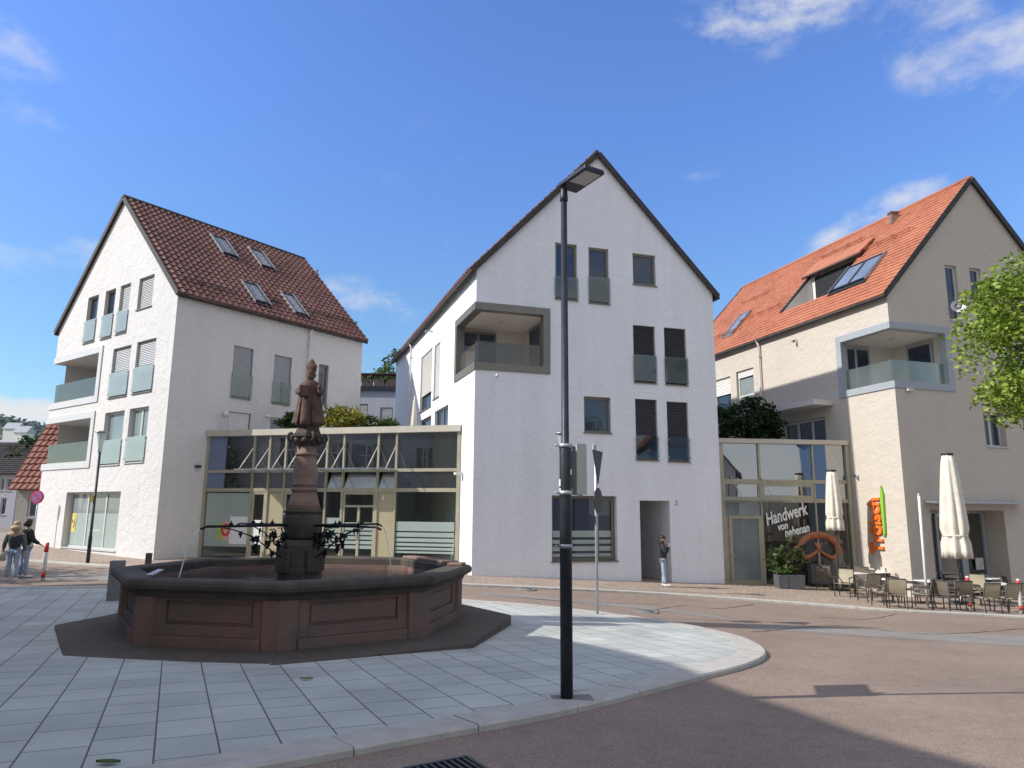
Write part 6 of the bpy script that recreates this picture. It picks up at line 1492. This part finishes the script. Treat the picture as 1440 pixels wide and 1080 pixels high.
# plants on the flat roofs of the links
def shrub(label, P, x0, x1, y0, zbase, n, leafm, nclump, per, size, seed, rn, aspect=1.7, name='roof_shrub', droop=.3):
    a = P.px(x0,y0,n); b = P.px(x1,y0,n); cu_ = (a[0]+b[0])/2; w_ = abs(b[0]-a[0])/2; h = (a[1]-zbase)/2; c = P.pt(cu_, zbase+h, n)
    t = thing(name, label, 'shrub', P.pt(cu_,zbase,n), group='shrubs on the link roofs'); mb = MB(); clumped(mb, c, (w_,rn,h), nclump, per, size, seed, .3, .4, droop=droop, aspect=aspect); mb.build('foliage', M[leafm], t, fix=False)
    mb = MB(); rnd = random.Random(seed)
    for k in range(5): u_ = rnd.uniform(-.7,.7)*w_; mb.tube([P.pt(cu_+u_*.6,zbase-.02,n), P.pt(cu_+u_,zbase+h*1.3,n)], [.025,.008], 5)
    mb.build('stem', M['bark'], t)
    mb = MB(); mb.pbox(P, cu_-w_*.7, cu_+w_*.7, zbase-.05, zbase+.3, n-.25, n+.25); mb.build('trough', M['planter'], t)
zTL = (zx(330,606)+zx(600,598))/2-.06
shrub('dark green feathery shrub on the link roof left of the bishop statue', PL, 398,432,584, zTL, -1.6, 'leaf_mid', 22, 40, .09, 21, .5, 3.2, droop=-.6)
shrub('yellow green bamboo on the link roof right of the bishop statue', PL, 458,512,573, zTL, -1.8, 'leaf_yellow', 40, 48, .08, 22, .6, 3.6, droop=-.5)
shrub('low green shrub on the link roof before the grey rear house', PL, 512,560,586, zTL, -2.4, 'leaf_mid', 24, 40, .09, 23, .5, 2.6, droop=-.3)
zTK = kz(1100,618)-.05
shrub('dense dark green shrub on the shop roof beside the beige house', PK, 1000,1090,560, zTK-.1, -2.2, 'leaf_dark', 60, 60, .13, 24, .9)
bpt = PL.px(583,560,-3.2); p = PL.pt(bpt[0],zTL,-3.2); ztp = bpt[1]
t = thing('parasol', 'narrow folded white parasol standing on the roof terrace beside the middle house', 'parasol', p); mb = MB(); mb.lathe(p, [(.02,ztp-zTL),(.05,ztp-zTL-.1),(.13,(ztp-zTL)*.35),(.15,.15),(.10,.14)], 24, fn=lambda r,z,a: r*(1+.12*math.sin(7*a))); mb.build('canopy', M['fabric_cream'], t); mb = MB(); mb.lathe(p, [(.02,0),(.02,ztp-zTL+.1)], 8); mb.build('pole', M['white_pipe'], t)

# ------------------------------------------------------------------ rear house between left and middle house
def box_house(name, label, corner, a1, w, a2, d, z0, z1, wm, parts=None, group=None):
    t = thing(name, label, 'house', (corner[0],corner[1],gz(*corner)), group=group); h = House(); h.root = t; c = np.array([*corner,0.])
    h.P = Plane(c, d2(a1)); 
    if (h.P.N@d2(a2)) > 0: h.P.N = -h.P.N; h.P.flip = True
    h.c = c; return h
Yr = 46; xl, xr = at_depth(470,560,Yr)[0], at_depth(592,560,Yr)[0]; zt = px_z(0,Yr,535,543.5)
t = thing('rear_house', 'grey flat roofed house with roof garden seen in the gap between left and middle house', 'house', (xl,Yr,0))
PR = Plane((xl,Yr,0),(1,0,0)); w_ = xr-xl
rw = [PR.rect(504,568,516,600), PR.rect(535,573,551,612)]
mb = MB(); wall(mb, PR, [(0,-1),(w_,-1),(w_,zt-.3),(0,zt-.3)], [(r,.15,'lrtb') for r in rw]); 
for (a, b) in (((0,0),(0,7)),((w_,0),(w_,7))): mb.quad(PR.pt(a[0],-1,0),PR.pt(b[0],-1,-7),PR.pt(b[0],zt-.3,-7),PR.pt(a[0],zt-.3,0))
mb.build('wall', M['greywall'], t, fix=False)
for r in rw: window(t, PR, r, blind='blind', bf=.7, depth=.15)
mb = MB(); mb.pbox(PR, -.2, w_+.2, zt-.3, zt, -7, .15); mb.build('roof', M['dark_metal'], t)
mb = MB()
for k in range(7): mb.pbox(PR, w_*k/7+.1, w_*(k+1)/7-.05, zt+.001, zt+.5, -.6, -.1)
mb.build('roof_planter', M['wood_pole'], t)
mb = MB()
for k in range(9): leaves(mb, PR.pt(w_*(k+.5)/9, zt+.55, -.35), (w_/16,.25,.25), 50, .12, k)
mb.build('roof_plants', M['leaf_mid'], t, fix=False)
mb = MB(); mb.pbox(PR, .6, w_-.5, zt+1.0, zt+1.06, -3, -.8); 
for u_ in (.8, w_-.8): mb.tube([PR.pt(u_,zt,-1),PR.pt(u_,zt+1.0,-1)], .04, 6)
mb.build('pergola', M['wood_pole'], t)
X, Yt = at_depth(553,530,58)[0], 58
tree('birch_tree', 'light green tree rising behind the grey rear house', X, Yt, 0, 13, (1.6,1.6,2.3), px_z(X,Yt,553,533), 'leaf_mid', 40, 30, .2, 31, .15)

# ------------------------------------------------------------------ left background street
def simple_house(name, label, P, W_, Dp, z0, ze, za, wm, tm, wins, group=None, tile=(.3,.36,.03,.05,False), far=False, shutters=None, wkw=None):
    """ridge parallel to the front plane P; wins on the front."""
    t = thing(name, label, 'house', P.pt(0,gz(P.O[0],P.O[1]),0), group=group); mb = MB()
    wall(mb, P, [(0,z0),(W_,z0),(W_,ze),(0,ze)], [(r,.15,'lrtb') for r in wins])
    for u_ in (0, W_): mb.quad(P.pt(u_,z0,0),P.pt(u_,z0,-Dp),P.pt(u_,ze,-Dp),P.pt(u_,za,-Dp/2),P.pt(u_,ze,0))
    mb.quad(P.pt(0,z0,-Dp),P.pt(W_,z0,-Dp),P.pt(W_,ze,-Dp),P.pt(0,ze,-Dp)); mb.build('wall', M[wm], t, fix=False)
    V = np.array(P.pt(0,za,-Dp/2))-np.array(P.pt(0,ze,0)); L = np.linalg.norm(V); Rp = Plane(P.pt(0,ze,0), P.U, V/L)
    if Rp.N[2] < 0: Rp.N = -Rp.N; Rp.flip = True
    V2 = np.array(P.pt(0,za,-Dp/2))-np.array(P.pt(0,ze,-Dp)); Rq = Plane(P.pt(0,ze,-Dp), P.U, V2/L)
    if Rq.N[2] < 0: Rq.N = -Rq.N; Rq.flip = True
    r = MB(); r.cur = 1
    for q in (Rp, Rq): r.pbox(q, -.3, W_+.3, -.4, L, 0, .09)
    r.cur = 0; tile_sheet(r, Rp, -.3, W_+.3, -.4, L, *tile); tile_sheet(r, Rq, -.3, W_+.3, -.4, L, tile[0]*3, tile[1], *tile[2:])
    r.tube([Rp.pt(-.3,L,.08),Rp.pt(W_/2,L,.08),Rp.pt(W_+.3,L,.08)], .13, 8); r.build('roof', [M[tm],M['verge']], t, fix=False)
    for rr in wins:
        w = window(t, P, rr, depth=.15, **(wkw or {}))
        if shutters:
            for s_ in (0,1):
                sw_ = (rr[1]-rr[0])*.5; u_ = rr[0]-sw_-.03 if s_ == 0 else rr[1]+.03; k = MB(); k.pbox(P, u_, u_+sw_, rr[2], rr[3], .005, .045); k.build('shutter', M[shutters], w)
    return t
Yo = 37.5; xo = at_depth(25,689,Yo); PO = Plane((xo[0],Yo,0), d2(3)); zo = PO.px(40,689)[1]; zr = px_z(0,Yo+2.6,52,588)
simple_house('old_house', 'old house with steep weathered red tiled roof behind the left house', PO, 7, 5.6, -2, zo+.3, zr, 'oldwall', 'tile_old', [PO.rect(41,694,50,728), PO.rect(55,694,62,728)], tile=(.3,.42,.03,.07,False), wkw=dict(frame='frame_white'))
Pf = Plane((at_depth(-70,700,62)[0],62,0), d2(0)); ze_ = Pf.px(10,664)[1]
simple_house('old_house', 'distant grey plastered house with dark roof at the far left edge', Pf, at_depth(22,700,62)[0]-at_depth(-70,700,62)[0], 9, -2, ze_, Pf.px(0,618)[1], 'greywall', 'verge', [Pf.rect(1,672,5,690), Pf.rect(10,672,15,690), Pf.rect(2,700,7,724)], wkw=dict(frame='frame_white'))
X, Yt = at_depth(31,690,66)[0], 66
tree('broadleaf_tree', 'dark green tree between the distant grey house and the old tiled house', X, Yt, .5, 8, (1.9,1.9,3.2), 5.3, 'leaf_dark', 40, 34, .3, 33, .2)
X, Yt = gp(46,757); g = gz(X,Yt)
t = thing('hedge', 'small dark clipped hedge behind the magenta sign post', 'hedge', (X,Yt,g)); mb = MB(); clumped(mb, (X,Yt+1,g+.55), (.9,.6,.6), 30, 30, .1, 35, .35, .3); mb.build('foliage', M['leaf_dark'], t, fix=False); mb = MB()
for k in range(4): mb.tube([(X-.6+.4*k,Yt+1,g-.05),(X-.6+.4*k,Yt+1,g+.6)], .03, 5)
mb.build('stem', M['bark'], t)
# wooded hill
mb = MB(); mb.smooth = True; nx, ny = 60, 26; vs = []
for j in range(ny):
    for i in range(nx):
        x = -560+i*7.2; y = 330+j*12; f = math.sin(PI*min(1,j/(ny-1)*.9+.05)); e = 1/(1+math.exp((x+268)/22)); z = -6+64*f*e+5*noise.noise(Vector((x*.03,y*.03,0)))
        vs.append((x,y,z))
mb.add(vs, [(j*nx+i,j*nx+i+1,(j+1)*nx+i+1,(j+1)*nx+i) for j in range(ny-1) for i in range(nx-1)]); mb.build('hill', M['hillbase'], fix=False, kind='structure')
def hz(x, y):
    j = (y-330)/12; f = math.sin(PI*min(1,max(0,j/(ny-1)*.9+.05))); e = 1/(1+math.exp((x+268)/22)); return -6+64*f*e+5*noise.noise(Vector((x*.03,y*.03,0)))
mb = MB(); rnd = random.Random(5)
for i in range(420):
    x = rnd.uniform(-420,-225); y = rnd.uniform(345,500); z = hz(x,y)
    if z < 2: continue
    s = rnd.uniform(2.2,4); leaves(mb, (x,y,z+s*.8), (s,s,s), 26, s*.55, i)
o = mb.build('wood', M['hill'], fix=False, kind='stuff'); tag(o, 'wood with haze painted in as bluish green covering the distant hill at the far left', 'wood', kind='stuff')
for i, (px_x, px_y, Yh, w_, lb) in enumerate(((12,640,352,9,'small pale house low on the wooded hill'),(19,612,420,8,'small white house high on the wooded hill near its crest'),(33,618,395,7,'tiny pale house on the hill slope nearest the old tiled roof'))):
    p = at_depth(px_x, px_y, Yh); t = thing('hill_house', lb, 'house', p, group='houses on the distant hill'); x, y, z = p
    mb = MB(); mb.box((x,y,z), (w_,7,7)); mb.build('wall', M['whitepaint'], t); mb = MB(); mb.add([(x-w_/2-.5,y-4,z+3.5),(x+w_/2+.5,y-4,z+3.5),(x+w_/2+.5,y+4,z+3.5),(x-w_/2-.5,y+4,z+3.5),(x-w_/2-.5,y,z+7.5),(x+w_/2+.5,y,z+7.5)], [(0,1,5,4),(3,4,5,2),(0,4,3),(1,2,5),(0,3,2,1)]); mb.build('roof', M['zinc'], t)

# ------------------------------------------------------------------ houses left of and behind the camera: they shade the plaza and mirror in the glass
ds = d2(SUN_AZ); es = d2(SUN_AZ+90)
def sp(s, p): return tuple((ds*s+es*p)[:2])
TE = math.tan(R(SUN_EL))
def tall_gable(name, label, s0, p0, W_, prof, depth, wm, tm, wins, shutter, group):
    c = sp(s0, p0); P = Plane((c[0],c[1],0), es); 
    if P.N@ds < 0: P.N = -P.N; P.flip = True
    t = thing(name, label, 'house', (c[0],c[1],gz(*c)), group=group); mb = MB(); ops = [(r,.18,'lrtb') for r in wins]
    poly = [(0,-1),(W_,-1)]+[(u,z) for u,z in reversed(prof)]
    wall(mb, P, poly, ops)
    for u_, z_ in (prof[0],prof[-1]): mb.quad(P.pt(u_,-1,0),P.pt(u_,-1,-depth),P.pt(u_,z_,-depth),P.pt(u_,z_,0))
    mb.quad(*[P.pt(u,z,-depth) for u,z in poly]); mb.build('wall', M[wm], t, fix=False)
    r = MB()
    for i in range(len(prof)-1):
        (ua,za),(ub,zb) = prof[i],prof[i+1]; r.hexa([P.pt(ua,za,.12),P.pt(ub,zb,.12),P.pt(ub,zb,-depth-.1),P.pt(ua,za,-depth-.1),P.pt(ua,za+.12,.12),P.pt(ub,zb+.12,.12),P.pt(ub,zb+.12,-depth-.1),P.pt(ua,za+.12,-depth-.1)])
    r.build('roof', M[tm], t)
    for rr in wins:
        w = window(t, P, rr, frame='frame_white', sash=2, trans=.6, depth=.18, fw=.06)
        for s_ in (0,1):
            sw_ = (rr[1]-rr[0])*.5; u_ = rr[0]-sw_-.03 if s_ == 0 else rr[1]+.03; k = MB(); k.pbox(P, u_, u_+sw_, rr[2], rr[3], .005, .045); k.build('shutter', M[shutter], w)
    return t
GB = 'old houses behind the viewer'
tz_ = lambda s, zg, s0: zg+(s-s0)*TE
def shade_pt(x, y):                                # photo shadow edge -> along-sun and across-sun coordinates of the ground point
    X, Y = gp(x, y); q = np.array([X,Y,0]); return float(q@ds), float(q@es), gz(X,Y)
sN, pN, zN = shade_pt(745,897); sT, pT, zTp = shade_pt(1223,882); sL, pL, zL = shade_pt(768,894)
pc0 = float(np.array([FX,FY,0])@es)+.36; pE = max(pc0+.9, float(shade_pt(768,873)[1])+.1)
he = tz_(sL-.4, zL, -12.6); fr_ = (pc0-pL)/(pT-pL); hl_ = tz_(sL+(sT-sL)*fr_, -.85, -12.6); ht_ = tz_(sT, zTp, -12.6)
tall_gable('old_house', 'old grey house with dark shutters beside the plaza, left of the view', -12.6, pN-.3, pc0-pN+.33, [(0,he-.5),(pc0-pN+.33,he)], 9, 'oldwall', 'tile_old', [(u,u+.7,z,z+1.5) for z in (1.3,4.3,7.3) for u in (.55,)], 'dark_metal', GB)
tall_gable('shadow_tower', 'tall narrow added shadow tower with steep pent roof between two old houses', -12.6, pc0, pE-pc0, [(0,hl_),(pE-pc0-.05,ht_),(pE-pc0,ht_-.1)], 3, 'oldwall', 'tile_old', [], 'dark_metal', GB)  # unseen tower, added so its shadow draws the pointed wedge on the ground
pf = []; P0 = -8.0
edge = [shade_pt(*q) for q in ((1373,1080),(1195,1030),(1118,1002),(1023,971),(951,941),(890,925),(823,910),(760,899))]
for s_, p_, z_ in [(4.9,P0,-.1),(5.1,-1.0,-.1),(5.0,2.5,-.15)]+edge: pf.append((p_-P0, z_+(s_+9.6)*TE-.14))
tall_gable('old_house', 'broad ochre house with green shutters left of the viewer', -9.6, P0, pf[-1][0], pf, 9, 'oldwall2', 'tile_old', [(u,u+1.1,z,z+1.6) for z in (1.3,4.3,7.0) for u in (1.5,4.5,7.5,10.5,13.5,16.5)], 'dark_metal', GB)
tall_gable('old_house', 'low flat fronted house next to the steep gabled one left of the view', -14, pE-.06, 23.2-pE, [(0,tz_(-.2,-.4,-14)),(23.2-pE,tz_(-2.2,-.4,-14))], 8, 'oldwall', 'tile_old', [(u,u+1.1,z,z+1.6) for z in (1.2,4.2) for u in (1.0,3.6,6.0)], 'dark_metal', GB)
for i, (X, Yt, H_, r_) in enumerate(((-24,21.5,6.2,2.4),(-28,17,7,3),(-22,27,4.6,1.7))):
    pass
tree('broadleaf_tree', 'dense green street tree left of the view near the cream house', -26.5, 20.0, -.2, 8, (3.4,3.4,3.3), 5.2, 'leaf_mid', 110, 46, .22, 51, .18, group='trees left of the view')
tree('broadleaf_tree', 'taller dark street tree farthest left of the view', -31, 14.5, 0, 9, (3.8,3.8,3.8), 6.0, 'leaf_dark', 90, 46, .26, 52, .2, group='trees left of the view')
# right and behind: orange roofed house, church tower
Pb = Plane((36,-6,0), d2(128)); 
if Pb.N@np.array([-1,1,0]) < 0: Pb.N = -Pb.N; Pb.flip = True
simple_house('old_house', 'pale blue house with orange roof behind the viewer to the right', Pb, 12, 9, -3, 7.5, 13, 'bluewall', 'tile_orange', [(u,u+1.1,z,z+1.6) for z in (.5,3.6) for u in (1.5,4.5,7.5,10)], GB, shutters='frame_white', wkw=dict(frame='frame_white'))
Pb = Plane((22,-13,0), d2(120)); 
if Pb.N@np.array([-1,1,0]) < 0: Pb.N = -Pb.N; Pb.flip = True
simple_house('old_house', 'dark roofed low house behind the viewer to the right', Pb, 11, 9, -3, 5.0, 10.5, 'oldwall', 'tile_old', [(u,u+1.1,z,z+1.6) for z in (0,) for u in (1.5,4.5,7.5)], GB, wkw=dict(frame='frame_white'))
t = thing('church_tower', 'stone church tower with pointed slate spire behind the viewer', 'church tower', (52,-14,-2)); mb = MB(); mb.box((52,-14,8), (5,5,22), .5); mb.build('tower_wall', M['oldwall'], t)
mb = MB(); mb.lathe((52,-14,19), [(3.4,0),(2.2,2.5),(1.5,6),(.05,15)], 8, smooth=False, ang0=.5+PI/8); mb.build('spire', M['verge'], t); mb = MB(); mb.tube([(52,-14,34),(52,-14,36)], .06, 5); mb.box((52,-14,35.2), (.9,.1,.1)); mb.build('cross', M['iron'], t)
